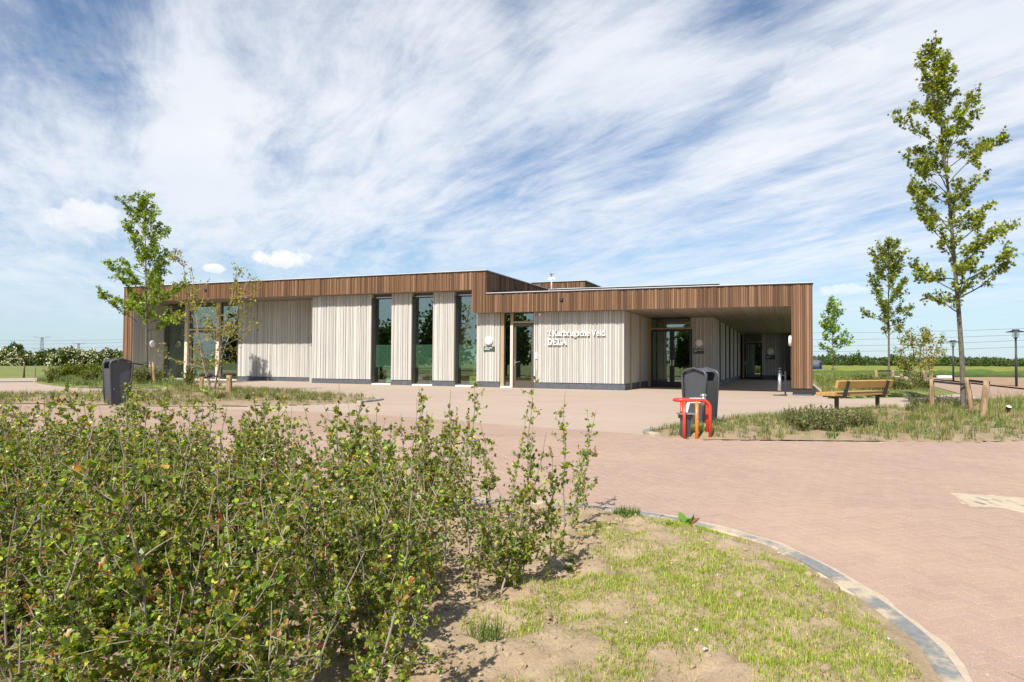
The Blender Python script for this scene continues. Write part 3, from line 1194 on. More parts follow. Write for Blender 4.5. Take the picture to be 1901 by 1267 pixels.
def sand_grate():
    """sand-filled grid block panel let into the paving"""
    root = empty('grid_panel', (*GRATE[0], g(*GRATE[0])), 0, 'sand covered concrete grid panel let into the red block paving at the right', 'drain grid')
    ox, oy, oz = root.location
    mb = MB()
    n = len(GRATE)
    vs = [(x - ox, y - oy, g(x, y) + 0.024 - oz) for x, y in GRATE] + [(x - ox, y - oy, g(x, y) - 0.03 - oz) for x, y in GRATE]
    fs = [tuple(range(n))] + [(i, n + i, n + (i + 1) % n, (i + 1) % n) for i in range(n)]
    mb.add(vs, fs)
    o = mb.build('panel', 'sand', root)
    bm = bmesh.new(); bm.from_mesh(o.data); bmesh.ops.recalc_face_normals(bm, faces=bm.faces[:]); bm.to_mesh(o.data); bm.free()
    a = Vector((*gpx(1806, 941), 0)); b = Vector((*gpx(1990, 956), 0))
    t = (b - a).normalized(); nr = Vector((-t.y, t.x, 0))
    L = (b - a).length
    for row in range(2):
        k = 0.08 + row * 0.07
        while k < L:
            c = a + t * k + nr * (0.10 + row * 0.23)
            ln_ = 0.17 * random.uniform(0.7, 1.0)
            d = (nr * 0.9 - t * 0.5).normalized(); e = d.cross(Vector((0, 0, 1)))
            if random.random() < (0.95 if row == 0 else 0.55):
                m2 = MB()
                m2.obox((c.x - ox, c.y - oy, g(c.x, c.y) + 0.026 - oz), d, e, Vector((0, 0, 1)), ln_, 0.035, 0.006)
                m2.build('grid_slot', 'kerb_concrete', root)
            k += 0.135


sand_grate()

# ================================================================== BUILDING
BX, BY = ab(0, 0)
BLD = empty('timber_building', (BX, BY, 0), -YAW, 'long low flat-roofed building clad in brown and pale grey upright timber', 'building')
Z1T, Z1B, Z2T, Z2B = 5.41, 4.65, 4.43, 3.66
PZ = 0.715
GZ = 0.44
brown = MB(); grey = MB(); soff = MB(); core = MB(); coping = MB(); copd = MB(); golden = MB()


def planks(mb, axis, u0, u1, z0, z1, f, sgn, wr=(0.05, 0.105), gap=0.014, th=0.03, rel=0.020):
    """upright boards on a face; axis 'a': face at b=f, axis 'b': face at a=f; sgn points outwards"""
    u = u0
    while u < u1 - 0.015:
        w_ = min(random.uniform(*wr), u1 - u - 0.002)
        if u1 - (u + w_) < 0.035:
            w_ = u1 - u - 0.002
        o = f - sgn * random.choice((0.0, 0.0, rel * 0.5, rel)) - sgn * random.uniform(0, 0.003)
        i = f - sgn * (th + 0.01)
        lo, hi = min(o, i), max(o, i)
        if axis == 'a':
            mb.box(u, u + w_ - gap, lo, hi, z0, z1)
        else:
            mb.box(lo, hi, u, u + w_ - gap, z0, z1)
        u += w_


# --- brown fascia and legs
planks(brown, 'a', -33.0, -32.33, 0.50, Z1T, 0, -1)
planks(brown, 'a', -32.33, -12.56, Z1B, Z1T, 0, -1)
planks(brown, 'a', -12.56, -11.9, Z2B, Z1T, 0, -1)
planks(brown, 'a', -11.9, 0.08, Z2B, Z2T, 0, -1)
planks(brown, 'a', 0.08, 0.79, 0.70, Z2T, 0, -1)
planks(brown, 'b', 0.03, 8.26, Z2T + 0.03, Z1T, -11.9, 1)
planks(brown, 'b', 0.03, 1.2, 0.70, Z2T, 0.79, 1, (0.08, 0.14))
planks(brown, 'b', 1.2, 24.4, Z2B, Z2T, 0.79, 1, (0.08, 0.14))
planks(brown, 'b', 24.4, 27.5, 0.70, Z2T, 0.79, 1, (0.08, 0.14))
planks(brown, 'b', 0.03, 14.0, 0.5, Z1T, -33.0, -1, (0.08, 0.14))
planks(brown, 'a', -11.86, -3.2, Z2T - 0.05, Z1T, 8.26, -1)
planks(brown, 'b', 8.3, 16, Z2T - 0.05, Z1T, -3.2, 1)
planks(brown, 'a', -14.73, -11.31, 5.2, 6.42, 13.35, -1)
planks(brown, 'b', 13.4, 18, 5.2, 6.42, -11.31, 1)
# --- cores behind the boards
core.box(-32.96, -12.0, 0.045, 0.40, Z1B + .01, Z1T - 0.01)
core.box(-12.53, -11.94, 0.045, 0.40, Z2B + .01, Z1B + .005)
core.box(-11.99, 0.75, 0.045, 0.40, Z2B + .01, Z2T - 0.01)
core.box(0.12, 0.75, 0.045, 0.45, 0.52, Z2B)
core.box(0.12, 0.75, 0.452, 1.16, 0.40, Z2B)
core.box(0.12, 0.75, 24.44, 27.5, 0.40, Z2B)
core.box(0.12, 0.75, 1.17, 24.43, Z2B + 0.01, Z2B + 0.028)
core.box(-32.96, -32.37, 0.045, 14.0, 0.40, Z1B)
core.box(-12.0, -11.94, 0.41, 8.2, Z2T, Z1T - 0.01)
core.box(-32.9, -12.01, 0.41, 20, Z1B + .03, Z1T - 0.03)
core.box(-11.99, 0.74, 0.41, 27.5, Z2B + .03, Z2T - 0.03)
core.box(-11.85, -3.24, 8.31, 16, Z2T, Z1T - 0.02)
core.box(-14.7, -11.35, 13.4, 18, 5.3, 6.4)
# --- roof edge trims
def trim(a0, a1, b0, b1, z):
    copd.box(a0, a1, b0, b1, z, z + 0.035)
    coping.box(a0 - 0.012, a1 + 0.012, b0 - 0.012, b1 + 0.012, z + 0.036, z + 0.062)
trim(-33.02, -11.88, -0.02, 0.25, Z1T)
trim(-12.1, -11.88, 0.27, 8.23, Z1T)
trim(-11.87, 0.81, -0.02, 0.25, Z2T)
trim(0.56, 0.81, 0.27, 27.4, Z2T)
trim(-33.02, -32.8, 0.27, 14, Z1T)
trim(-11.87, -3.18, 8.245, 8.45, Z1T)
trim(-3.4, -3.18, 8.48, 16, Z1T)
trim(-14.75, -11.29, 13.33, 13.55, 6.42)
trim(-11.5, -11.29, 13.58, 18, 6.42)
# --- pale grey walls
WB = 0.48
PIERS = [(-21.16, -17.87), (-16.79, -15.75), (-14.67, -13.60), (-12.53, -11.46)]
for i, (a0, a1) in enumerate(PIERS):
    zt = Z1B - 0.005 if i < 3 else Z2B - 0.005
    planks(grey, 'a', a0, a1, PZ + 0.025, zt, WB, -1, (0.05, 0.115))
    core.box(a0 + 0.032, a1 - 0.032, WB + 0.042, WB + 0.36, 0.42, zt)
    planks(grey, 'b', WB + 0.012, WB + 0.30, PZ + 0.025, zt, a0, -1, (0.07, 0.11))
    planks(grey, 'b', WB + 0.012, WB + 0.30, PZ + 0.025, zt, a1, 1, (0.07, 0.11))
planks(grey, 'a', -9.91, -6.09, PZ + 0.025, Z2B - 0.005, WB, -1, (0.05, 0.115))
core.box(-9.88, -6.13, WB + 0.042, WB + 0.36, 0.42, Z2B - 0.005)
# return wall of the entrance bay
for b0, b1 in ((0.50, 1.62), (1.76, 3.54), (3.68, 5.52)):
    planks(grey, 'b', b0, b1, PZ + 0.02, Z2B - 0.005, -6.09, 1, (0.06, 0.12))
core.box(-6.5, -6.13, WB + 0.361, 5.7, 0.42, Z2B - 0.005)
for b0 in (1.63, 3.55, 5.53):
    mb = MB(); mb.box(-6.12, -6.055, b0, b0 + 0.11, 0.50, Z2B - 0.004); mb.build('timber_post', 'golden_frame', BLD)
# door wall
EB = 5.66
planks(grey, 'a', -4.10, -3.20, PZ + 0.02, Z2B - 0.005, EB, -1, (0.055, 0.12))
core.box(-4.08, -3.24, EB + 0.042, EB + 0.3, 0.42, Z2B - 0.005)
# passage wall with dark slots
SL = [(5.68, 6.30), (6.44 + .1, 8.59), (9.47, 11.69), (12.73, 14.58), (15.77, 17.69), (18.83, 20.77), (22.34, 24.2)]
for b0, b1 in SL:
    planks(grey, 'b', b0, b1, PZ + 0.02, Z2B - 0.005, -3.16, 1, (0.07, 0.13))
    core.box(-3.5, -3.20, max(b0, EB + .32), b1, 0.42, Z2B - 0.005)
core.box(-3.9, -3.62, EB + .31, 25.8, 0.42, Z2B - 0.005)
# end wall of the passage
planks(grey, 'a', -1.78, 0.08, PZ + 0.02, Z2B - 0.005, 25.8, -1, (0.07, 0.13))
core.box(-3.6, 0.1, 26.2, 26.5, 0.42, Z2B - 0.005)
core.box(-1.76, 0.1, 25.845, 26.19, 0.42, Z2B - 0.005)
planks(grey, 'b', 0.1, 1.2, 0.72, Z2B - 0.005, 0.08, -1, (0.08, 0.14))
planks(grey, 'b', 24.4, 25.7, 0.72, Z2B - 0.005, 0.08, -1, (0.08, 0.14))
planks(brown, 'a', 0.12, 0.76, 0.72, Z2B - 0.005, 1.2, 1, (0.06, 0.1))
planks(brown, 'a', 0.12, 0.76, 0.72, Z2B - 0.005, 24.4, -1, (0.06, 0.1))
# left recess
RB = 2.0
planks(grey, 'b', 0.05, RB + .2, 0.62, Z1B - 0.005, -32.33, 1, (0.07, 0.12))
planks(grey, 'a', -27.06, -22.45, PZ + 0.02, Z1B - 0.005, RB, -1, (0.05, 0.115))
planks(grey, 'a', -21.55, -21.18, PZ + 0.02, Z1B - 0.005, RB, -1, (0.05, 0.115))
core.box(-27.03, -21.2, RB + 0.042, RB + 0.4, 0.42, Z1B - 0.005)
planks(grey, 'b', WB + .31, RB, PZ + 0.02, Z1B - 0.005, -21.16, -1, (0.06, 0.12))
core.box(-21.12, -20.6, WB + 0.361, RB + 0.3, 0.42, Z1B - 0.005)
# soffits: boards running into the building
def soffit(a0, a1, b0, b1, z, w_=0.11):
    u = a0
    while u < a1 - 0.01:
        e = min(u + w_, a1)
        soff.box(u, e - 0.006, b0, b1, z - 0.001 * random.random(), z + 0.02)
        u += w_
soffit(-32.32, -21.16, 0.045, RB + 0.02, Z1B + 0.005)
soffit(-21.15, -12.56, 0.045, 0.8, Z1B + 0.005)
soffit(-12.5, -6.1, 0.045, 0.8, Z2B + 0.005)
soffit(-6.09, 0.1, 0.045, 5.63, Z2B + 0.005)
soffit(-3.21, 0.1, 5.64, 25.8, Z2B + 0.005)

tag(brown.build('fascia_cladding', 'brown_timber', BLD), kind='stuff')
tag(grey.build('wall_cladding', 'grey_timber', BLD), kind='stuff')
tag(soff.build('soffit_boards', 'soffit_timber', BLD), kind='stuff')
core.build('wall_core', 'wall_core', BLD)
coping.build('roof_coping', 'white_metal', BLD)
copd.build('roof_trim', 'dark_metal', BLD)


# plinth stones
def plinth(a0, a1, b, seg=1.25, axis='a', sgn=-1, top=PZ):
    u = a0
    while u < a1 - 0.05:
        e = min(u + seg, a1)
        if a1 - e < 0.3:
            e = a1
        mb = MB()
        if axis == 'a':
            mb.box(u + .002, e - .002, b + 0.03, b + 0.14, GZ - 0.05, top)
        else:
            f0, f1 = (b - 0.14, b - 0.03) if sgn > 0 else (b + .03, b + .14)
            mb.box(f0, f1, u + .002, e - .002, GZ - 0.05, top)
        mb.build('plinth_stone', 'plinth_stone', BLD)
        u = e


for a0, a1 in PIERS:
    plinth(a0, a1, WB)
plinth(-9.91, -6.06, WB)
plinth(0.5, 5.5, -6.06, 1.7, 'b', 1)
plinth(-4.08, -3.16, EB)
plinth(EB + .1, 24.2, -3.13, 2.2, 'b', 1)
plinth(-1.78, 0.08, 25.8)
plinth(-27.06, -22.45, RB); plinth(-21.55, -21.18, RB)
plinth(0.05, 1.9, -32.36, 2, 'b', 1, 0.62)
mb = MB(); mb.box(0.13, 0.75, 0.06, 0.7, 0.35, 0.69); mb.build('foot_block', 'plinth_stone', BLD)
mb = MB(); mb.box(0.13, 0.75, 0.702, 1.15, 0.35, 0.69); mb.build('foot_block', 'plinth_stone', BLD)
mb = MB(); mb.box(0.13, 0.75, 24.45, 27.4, 0.35, 0.69); mb.build('foot_block', 'plinth_stone', BLD)


# windows: frame with pane, film and sill
def frame_box(mb, a0, a1, z0, z1, b0, b1, t):
    mb.box(a0, a0 + t, b0, b1, z0, z1); mb.box(a1 - t, a1, b0, b1, z0, z1)
    mb.box(a0 + t, a1 - t, b0, b1, z1 - t, z1); mb.box(a0 + t, a1 - t, b0, b1, z0, z0 + t)


def pane(parent, a0, a1, z0, z1, b, mat='window_glass', name='pane'):
    mb = MB()
    mb.box(a0, a1, b, b + 0.012, z0, z1)
    return mb.build(name, mat, parent)


for (a0, a1) in ((-17.87, -16.79), (-15.75, -14.67), (-13.60, -12.53)):
    mb = MB()
    frame_box(mb, a0 + 0.005, a1 - 0.005, 0.56, 4.48, 0.745, 0.83, 0.045)
    win = mb.build('window', 'bronze_frame', BLD)
    pane(win, a0 + 0.05, a1 - 0.05, 0.605, 4.435, 0.775)
    mb = MB(); mb.box(a0 + 0.05, a1 - 0.05, 0.79, 0.794, 1.30, 2.33); mb.build('frosted_band', 'frosted_film', win)
    mb = MB(); mb.box(a0 + 0.03, a1 - 0.03, 0.50, 0.86, 0.45, 0.557); mb.build('sill', 'white_paint', win)
    mb = MB(); mb.box(a0 + 0.005, a1 - 0.005, 0.70, 0.78, 4.53, Z1B); mb.build('top_panel', 'bronze_frame', win)
    mb = MB(); mb.box(a0 + 0.005, a1 - 0.005, 0.70, 0.80, 4.485, 4.527); mb.build('head_rail', 'steel', win)
    mb = MB(); mb.box(a0 + 0.004, a0 + 0.05, 0.49, 0.742, 0.5, 4.47); mb.build('reveal', 'bronze_frame', win)

# left glazed bay
mb = MB()
frame_box(mb, -32.28, -30.72, 0.56, Z1B - .005, RB + .03, RB + .1, 0.06)
frame_box(mb, -28.26, -27.08, 0.56, Z1B - .005, RB + .03, RB + .1, 0.06)
frame_box(mb, -30.47, -28.5, 3.27, Z1B - .005, RB + .03, RB + .1, 0.06)
gb = mb.build('glazing', 'bronze_frame', BLD)
pane(gb, -32.22, -30.78, 0.62, 4.58, RB + .05); pane(gb, -28.2, -27.14, 0.62, 4.58, RB + .05); pane(gb, -30.41, -28.56, 3.33, 4.58, RB + .05)
for a in (-30.70, -28.48):
    mb = MB(); mb.box(a + .005, a + 0.215, RB - 0.10, RB + 0.12, 0.5, Z1B - .005); mb.build('mullion_post', 'pale_post', BLD)
mb = MB(); mb.box(-30.47, -28.5, RB - .02, RB + .1, 3.19, 3.265); mb.build('door_head', 'pale_post', BLD)
mb = MB(); mb.box(-32.3, -27.08, RB - .05, RB + .12, 0.43, 0.555); mb.build('sill', 'white_paint', BLD)


def leaf_door(a0, a1, z0, z1, b, fmat='bronze_frame', handle=-1, stile=0.10, bottom=0.26, name='door'):
    mb = MB()
    mb.box(a0, a0 + stile, b, b + 0.07, z0, z1); mb.box(a1 - stile, a1, b, b + 0.07, z0, z1)
    mb.box(a0 + stile, a1 - stile, b, b + 0.07, z1 - stile, z1); mb.box(a0 + stile, a1 - stile, b, b + 0.07, z0, z0 + bottom)
    d = mb.build(name, fmat, BLD)
    pane(d, a0 + stile, a1 - stile, z0 + bottom, z1 - stile, b + 0.03)
    h = MB()
    ah = a0 + stile / 2 if handle < 0 else a1 - stile / 2
    h.box(ah - 0.02, ah + 0.02, b - 0.012, b, z0 + 0.95, z0 + 1.2)
    h.tube([(ah, b - .01, z0 + 1.08), (ah, b - 0.06, z0 + 1.08), (ah + 0.13 * (1 if handle < 0 else -1), b - 0.06, z0 + 1.08)], 0.011, 6)
    h.build('handle', 'steel', d)
    return d


d = leaf_door(-30.40, -28.56, 0.56, 3.18, RB + .03, 'bronze_frame', 1, 0.11, 0.12)
# hidden service door in the recess wall, with its louvre
mb = MB(); u = -22.44
planks(mb, 'a', -22.44, -21.56, 0.52, 2.33, RB + .008, -1, (0.05, 0.1))
sdoor = mb.build('service_door', 'grey_timber', BLD)
mb = MB()
for k in range(9):
    mb.box(-22.43 + k * 0.098, -22.43 + k * 0.098 + 0.05, RB - .005, RB + 0.03, 2.35, 2.85)
mb.box(-22.44, -21.56, RB - .01, RB + .03, 2.85, 2.88)
lv = mb.build('louvre', 'grey_timber', sdoor)
mb = MB(); mb.box(-22.44, -21.56, RB + .035, RB + .04, 2.34, 2.9); mb.build('louvre_mesh', 'plinth_stone', sdoor)
planks_top = MB(); planks(planks_top, 'a', -22.45, -21.55, 2.89, Z1B - 0.005, RB, -1, (0.05, 0.115))
tag(planks_top.build('wall_cladding', 'grey_timber', BLD), kind='stuff')
mb = MB(); mb.box(-22.44, -21.56, RB + .0, RB + .05, 0.42, 0.515); mb.build('door_threshold', 'bronze_frame', BLD)

# right block door with side light
mb = MB()
for a0, a1 in ((-11.43, -11.27), (-10.97, -10.85)):
    mb.box(a0, a1, WB + .02, WB + .2, 0.5, Z2B - .005)
mb.box(-10.85, -9.93, WB + .02, WB + .2, 3.22, 3.29)
fr = mb.build('door_frame', 'golden_frame', BLD)
mb = MB(); mb.box(-10.965, -10.855, WB - .01, WB + .018, 0.5, 3.12); mb.build('frame_cover', 'pale_post', fr)
mb = MB(); mb.box(-11.42, -10.86, WB + .0, WB + .2, 0.43, 0.555); mb.build('sill', 'white_paint', fr)
pane(fr, -11.26, -10.98, 0.57, Z2B - .03, WB + .12)
pane(fr, -10.84, -9.95, 3.31, Z2B - .03, WB + .12)
mb = MB(); frame_box(mb, -11.268, -10.972, 0.56, Z2B - .01, WB + .10, WB + .16, 0.025); frame_box(mb, -10.848, -9.935, 3.292, Z2B - .01, WB + .10, WB + .16, 0.025)
mb.build('pane_bead', 'dark_metal', fr)
leaf_door(-10.845, -9.935, 0.48, 3.2, WB + .08, 'bronze_frame', -1, 0.11, 0.30)
# entrance double doors
mb = MB()
mb.box(-6.03, -4.12, EB + .0, EB + .14, 3.13, 3.2); mb.box(-6.06, -5.99, EB + .0, EB + .14, 0.5, Z2B - .005)
mb.box(-4.18, -4.105, EB + .0, EB + .14, 3.21, Z2B - .005)
fr2 = mb.build('entrance_frame', 'golden_frame', BLD)
pane(fr2, -5.985, -4.185, 3.22, Z2B - .02, EB + .08)
leaf_door(-5.98, -5.03, 0.5, 3.12, EB + .03, 'dark_metal', 1, 0.10, 0.22, 'entrance_door')
leaf_door(-5.01, -4.13, 0.5, 3.12, EB + .03, 'dark_metal', -1, 0.10, 0.22, 'entrance_door')
# end door
mb = MB(); mb.box(-3.1, -3.0, 25.75, 25.95, 0.5, Z2B - .005); mb.box(-2.99, -1.8, 25.75, 25.9, 3.05, 3.11); mb.build('passage_door_frame', 'golden_frame', BLD)
leaf_door(-2.97, -1.80, 0.5, 3.03, 25.8, 'dark_metal', -1, 0.1, 0.12, 'passage_door')
pane(BLD, -2.97, -1.80, 3.13, Z2B - .02, 25.85, 'window_glass', 'passage_fanlight')
# slot windows
for i in range(len(SL) - 1):
    b0, b1 = SL[i][1], SL[i + 1][0]
    mb = MB(); mb.box(-3.45, -3.43, b0 + .01, b1 - .01, 0.6, Z2B - .01); mb.build('slot_window', 'window_glass', BLD)

# rooms behind the glass
mb = MB()
mb.room(-20.5, -11.0, 0.85, 6.5, 0.47, 4.64)
mb.room(-32.3, -21.3, 2.42, 7.5, 0.47, 4.64)
mb.room(-10.98, -6.6, 0.85, 6.0, 0.47, 3.62)
mb.room(-6.1, -3.6, EB + .35, 12.0, 0.47, 3.62)
mb.build('interior', 'interior_wall', BLD)

# wall lights, plates, vents
def wall_light(c, nrm, r=0.175):
    mb = MB(); mb.lathe([(0, 0.10), (r * .72, 0.094), (r * .95, 0.078), (r, 0.05), (r, 0.0)], 28, c, nrm)
    return mb.build('wall_light', 'lamp_opal', BLD)


wall_light((-11.94, WB - .005, 2.47), (0, -1, 0))
wall_light((-3.80, EB - .005, 2.50), (0, -1, 0), 0.165)
wall_light((-1.24, 25.79, 2.42), (0, -1, 0), 0.24)
wall_light((0.075, 0.62, 2.42), (-1, 0, 0), 0.19)
wall_light((-32.30, 1.2, 2.45), (1, 0, 0), 0.19)
wall_light((-9.62, 0.44, Z2B - .06), (0, -1, -0.6), 0.05)


def plate(a0, a1, z0, z1, b, lines):
    mb = MB(); mb.box(a0, a1, b - 0.012, b, z0, z1)
    p_ = mb.build('sign_plate', 'plate_green', BLD)
    h = z1 - z0
    t = MB()
    for k, (words) in enumerate(lines):
        x = a0 + 0.05
        zc = z1 - h * (0.30 + 0.27 * k)
        for w_ in words:
            # rows of small raised strokes the size of the illegible lettering
            e = x + w_
            q = x
            while q < e:
                hh = random.choice((0.028, 0.036, 0.028))
                t.box(q, q + 0.016, b - 0.015, b - 0.0125, zc - 0.014, zc - 0.014 + hh)
                q += 0.024
            x = e + 0.03
    tag(t.build('plate_lettering', 'white_paint', p_), kind='stuff')


plate(-12.19, -11.68, 2.02, 2.24, WB - .004, [(0.16, 0.16), (0.22,)])
plate(-4.07, -3.57, 2.00, 2.24, EB - .004, [(0.13, 0.20, 0.06), (0.10,)])
plate(-1.55, -0.92, 1.86, 2.16, 25.79, [(0.35,), (0.2,)])
for (a, z) in ((-27.32, 5.10), (-8.56, 4.13)):
    mb = MB(); mb.lathe([(0.0, 0.03), (0.045, 0.05), (0.075, 0.045), (0.085, 0.0)], 18, (a, -0.002, z), (0, -1, 0))
    mb.build('overflow_pipe', 'dark_metal', BLD)
mb = MB(); mb.lathe([(0.0, 0.03), (0.05, 0.05), (0.09, 0.045), (0.10, 0.0)], 18, (-11.898, 3.57, 5.08), (1, 0, 0)); mb.build('overflow_pipe', 'dark_metal', BLD)
mb = MB(); mb.box(-9.82, -9.74, WB - .03, WB - .003, 1.72, 1.98); mb.build('intercom', 'white_paint', BLD)


# --- lettering, built of raised strokes with slab serifs
GLYPHS = {
    "'": (0.22, [([(0.12, 1.0), (0.12, 0.86), (0.06, 0.76)], .12)]),
    't': (0.42, [([(0.2, 0.92), (0.2, 0.14), (0.26, 0.05), (0.38, 0.07)], .15), ([(0.02, 0.66), (0.38, 0.66)], .09)]),
    'K': (0.86, [([(0.2, 0), (0.2, 1)], .18), ([(0.05, 0.04), (0.36, 0.04)], .08), ([(0.05, 0.96), (0.36, 0.96)], .08), ([(0.24, 0.42), (0.66, 0.96)], .10), ([(0.36, 0.56), (0.72, 0.03)], .18), ([(0.55, 0.96), (0.80, 0.96)], .08), ([(0.58, 0.04), (0.88, 0.04)], .08)]),
    'a': (0.60, [([(0.08, 0.58), (0.22, 0.68), (0.38, 0.62), (0.42, 0.5), (0.42, 0.06), (0.56, 0.06)], .13), ([(0.42, 0.40), (0.20, 0.36), (0.10, 0.2), (0.2, 0.06), (0.42, 0.14)], .12)]),
    'r': (0.50, [([(0.16, 0), (0.16, 0.68)], .15), ([(0.03, 0.04), (0.32, 0.04)], .08), ([(0.03, 0.65), (0.18, 0.65)], .08), ([(0.18, 0.5), (0.30, 0.66), (0.46, 0.62)], .12)]),
    'b': (0.66, [([(0.16, 0.02), (0.16, 1.0)], .15), ([(0.03, 0.96), (0.18, 0.96)], .08), ([(0.2, 0.58), (0.36, 0.68), (0.54, 0.56), (0.56, 0.34), (0.50, 0.1), (0.34, 0.02), (0.18, 0.08)], .13)]),
    'u': (0.68, [([(0.16, 0.68), (0.16, 0.2), (0.26, 0.05), (0.48, 0.12)], .15), ([(0.52, 0.68), (0.52, 0.04), (0.66, 0.04)], .15), ([(0.03, 0.65), (0.18, 0.65)], .08), ([(0.40, 0.65), (0.54, 0.65)], .08)]),
    'g': (0.60, [([(0.30, 0.68), (0.12, 0.58), (0.10, 0.38), (0.26, 0.26), (0.42, 0.36), (0.44, 0.56), (0.30, 0.68)], .11), ([(0.42, 0.62), (0.58, 0.70)], .09), ([(0.2, 0.26), (0.12, 0.14), (0.42, 0.08), (0.52, -0.08), (0.38, -0.24), (0.14, -0.22), (0.08, -0.08), (0.2, 0.06)], .10)]),
    's': (0.50, [([(0.42, 0.56), (0.28, 0.68), (0.12, 0.6), (0.12, 0.46), (0.38, 0.28), (0.40, 0.12), (0.24, 0.02), (0.06, 0.1)], .13)]),
    'c': (0.54, [([(0.48, 0.54), (0.32, 0.68), (0.14, 0.58), (0.09, 0.34), (0.16, 0.1), (0.34, 0.02), (0.50, 0.12)], .13)]),
    'h': (0.70, [([(0.16, 0), (0.16, 1.0)], .15), ([(0.03, 0.96), (0.18, 0.96)], .08), ([(0.03, 0.04), (0.30, 0.04)], .08), ([(0.2, 0.52), (0.38, 0.68), (0.52, 0.58), (0.52, 0)], .14), ([(0.40, 0.04), (0.66, 0.04)], .08)]),
    'e': (0.56, [([(0.1, 0.36), (0.48, 0.38), (0.46, 0.56), (0.30, 0.68), (0.14, 0.58), (0.09, 0.34), (0.16, 0.1), (0.34, 0.02), (0.50, 0.12)], .12)]),
    'V': (0.80, [([(0.12, 0.96), (0.40, 0.03)], .18), ([(0.40, 0.03), (0.66, 0.96)], .10), ([(0.0, 0.96), (0.28, 0.96)], .08), ([(0.54, 0.96), (0.80, 0.96)], .08)]),
    'l': (0.34, [([(0.17, 0), (0.17, 1.0)], .15), ([(0.04, 0.96), (0.18, 0.96)], .08), ([(0.03, 0.04), (0.31, 0.04)], .08)]),
    'd': (0.68, [([(0.50, 1.0), (0.50, 0.04), (0.64, 0.04)], .15), ([(0.36, 0.96), (0.52, 0.96)], .08), ([(0.48, 0.6), (0.30, 0.68), (0.14, 0.58), (0.09, 0.34), (0.16, 0.1), (0.32, 0.02), (0.48, 0.12)], .13)]),
    'D': (0.88, [([(0.2, 0), (0.2, 1)], .18), ([(0.05, 0.96), (0.44, 0.96), (0.66, 0.84), (0.76, 0.5), (0.66, 0.16), (0.44, 0.04), (0.05, 0.04)], .12)]),
    'E': (0.76, [([(0.2, 0), (0.2, 1)], .18), ([(0.05, 0.96), (0.66, 0.96), (0.66, 0.78)], .09), ([(0.2, 0.5), (0.52, 0.5)], .09), ([(0.05, 0.04), (0.68, 0.04), (0.68, 0.24)], .09)]),
    'L': (0.66, [([(0.2, 0), (0.2, 1)], .18), ([(0.05, 0.96), (0.36, 0.96)], .08), ([(0.05, 0.04), (0.62, 0.04), (0.62, 0.26)], .09)]),
    'A': (0.90, [([(0.14, 0.04), (0.44, 0.97)], .10), ([(0.44, 0.97), (0.74, 0.04)], .19), ([(0.26, 0.32), (0.62, 0.32)], .08), ([(0.02, 0.04), (0.28, 0.04)], .08), ([(0.60, 0.04), (0.90, 0.04)], .08)]),
}
SIGN = MB(); SIGN.box(-9.29, -9.28, WB + .001, WB + .006, 2.4, 2.41)
LETT = SIGN.build('sign_lettering', 'white_paint', BLD)


def letters(text, a, zb, h, tr=1.0):
    for ch in text:
        if ch == ' ':
            a += 0.34 * h
            continue
        adv, strokes = GLYPHS[ch]
        mb = MB()
        for si, (pts, w_) in enumerate(strokes):
            w2 = w_ * h * 0.80
            for i in range(len(pts) - 1):
                p_ = Vector((a + pts[i][0] * h, zb + pts[i][1] * h)); q = Vector((a + pts[i + 1][0] * h, zb + pts[i + 1][1] * h))
                t = (q - p_).normalized(); n_ = Vector((-t.y, t.x)) * (w2 / 2)
                ext = t * (w2 * 0.28 if len(pts) > 2 else 0)
                e = 0.0006 * (si * 3 + i)
                c4 = [p_ - ext - n_, q + ext - n_, q + ext + n_, p_ - ext + n_]
                y0, y1 = WB - 0.075 - e, WB - 0.03 + e
                vs = [(x, y0, z) for x, z in c4] + [(x, y1, z) for x, z in c4]
                mb.add(vs, [(0, 1, 2, 3), (7, 6, 5, 4), (0, 4, 5, 1), (1, 5, 6, 2), (2, 6, 7, 3), (3, 7, 4, 0)])
        mb.build('letter', 'white_paint', LETT)
        a += adv * h * tr
    return a


letters("'t Karbrugsche Veld", -9.30, 2.66, 0.235, 1.005)
letters("DEL", -9.29, 2.29, 0.255)
letters("'", -8.72, 2.34, 0.22)
letters("A", -8.68, 2.29, 0.255)

# weather mast on the roof
mx_, my_ = ab(-11.95, 8.9)
mast = empty('weather_mast', (mx_, my_, Z1T), 0, 'thin white mast with small dark sensor cups standing on the roof', 'weather mast')
mb = MB(); mb.tube([(0, 0, 0), (0, 0, 0.78)], 0.028, 8); mb.build('pole', 'white_paint', mast)
mb = MB(); mb.bar((-0.16, 0, 0.72), (0.16, 0, 0.72), 0.03, 0.03); mb.box(-0.19, -0.11, -.04, .04, 0.60, 0.72); mb.box(0.10, 0.19, -.05, .05, 0.64, 0.75); mb.build('cross_arm', 'white_paint', mast)
mb = MB(); mb.tube([(0, 0, 0.78), (0, 0, 0.92)], 0.02, 6)
for k in range(3):
    th = k * 2.094
    mb.lathe([(0, -.03), (.035, -.02), (.04, 0.02)], 8, (0.08 * math.cos(th), 0.08 * math.sin(th), 0.93))
mb.build('sensor_cups', 'dark_metal', mast)
mb = MB(); mb.box(-0.3, 0.35, -0.2, 0.2, 0, 0.06); mb.build('base', 'white_metal', mast)
ux, uy = ab(-10.9, 8.8)
mb = MB(); mb.box(-0.6, 0.7, -0.3, 0.3, 0.0, 0.10); u = mb.build('roof_hatch', 'white_metal'); u.location = (ux, uy, Z1T); u.rotation_euler = (0, 0, -YAW)
tag(u, 'low white hatch on the roof beside the mast', 'roof hatch')

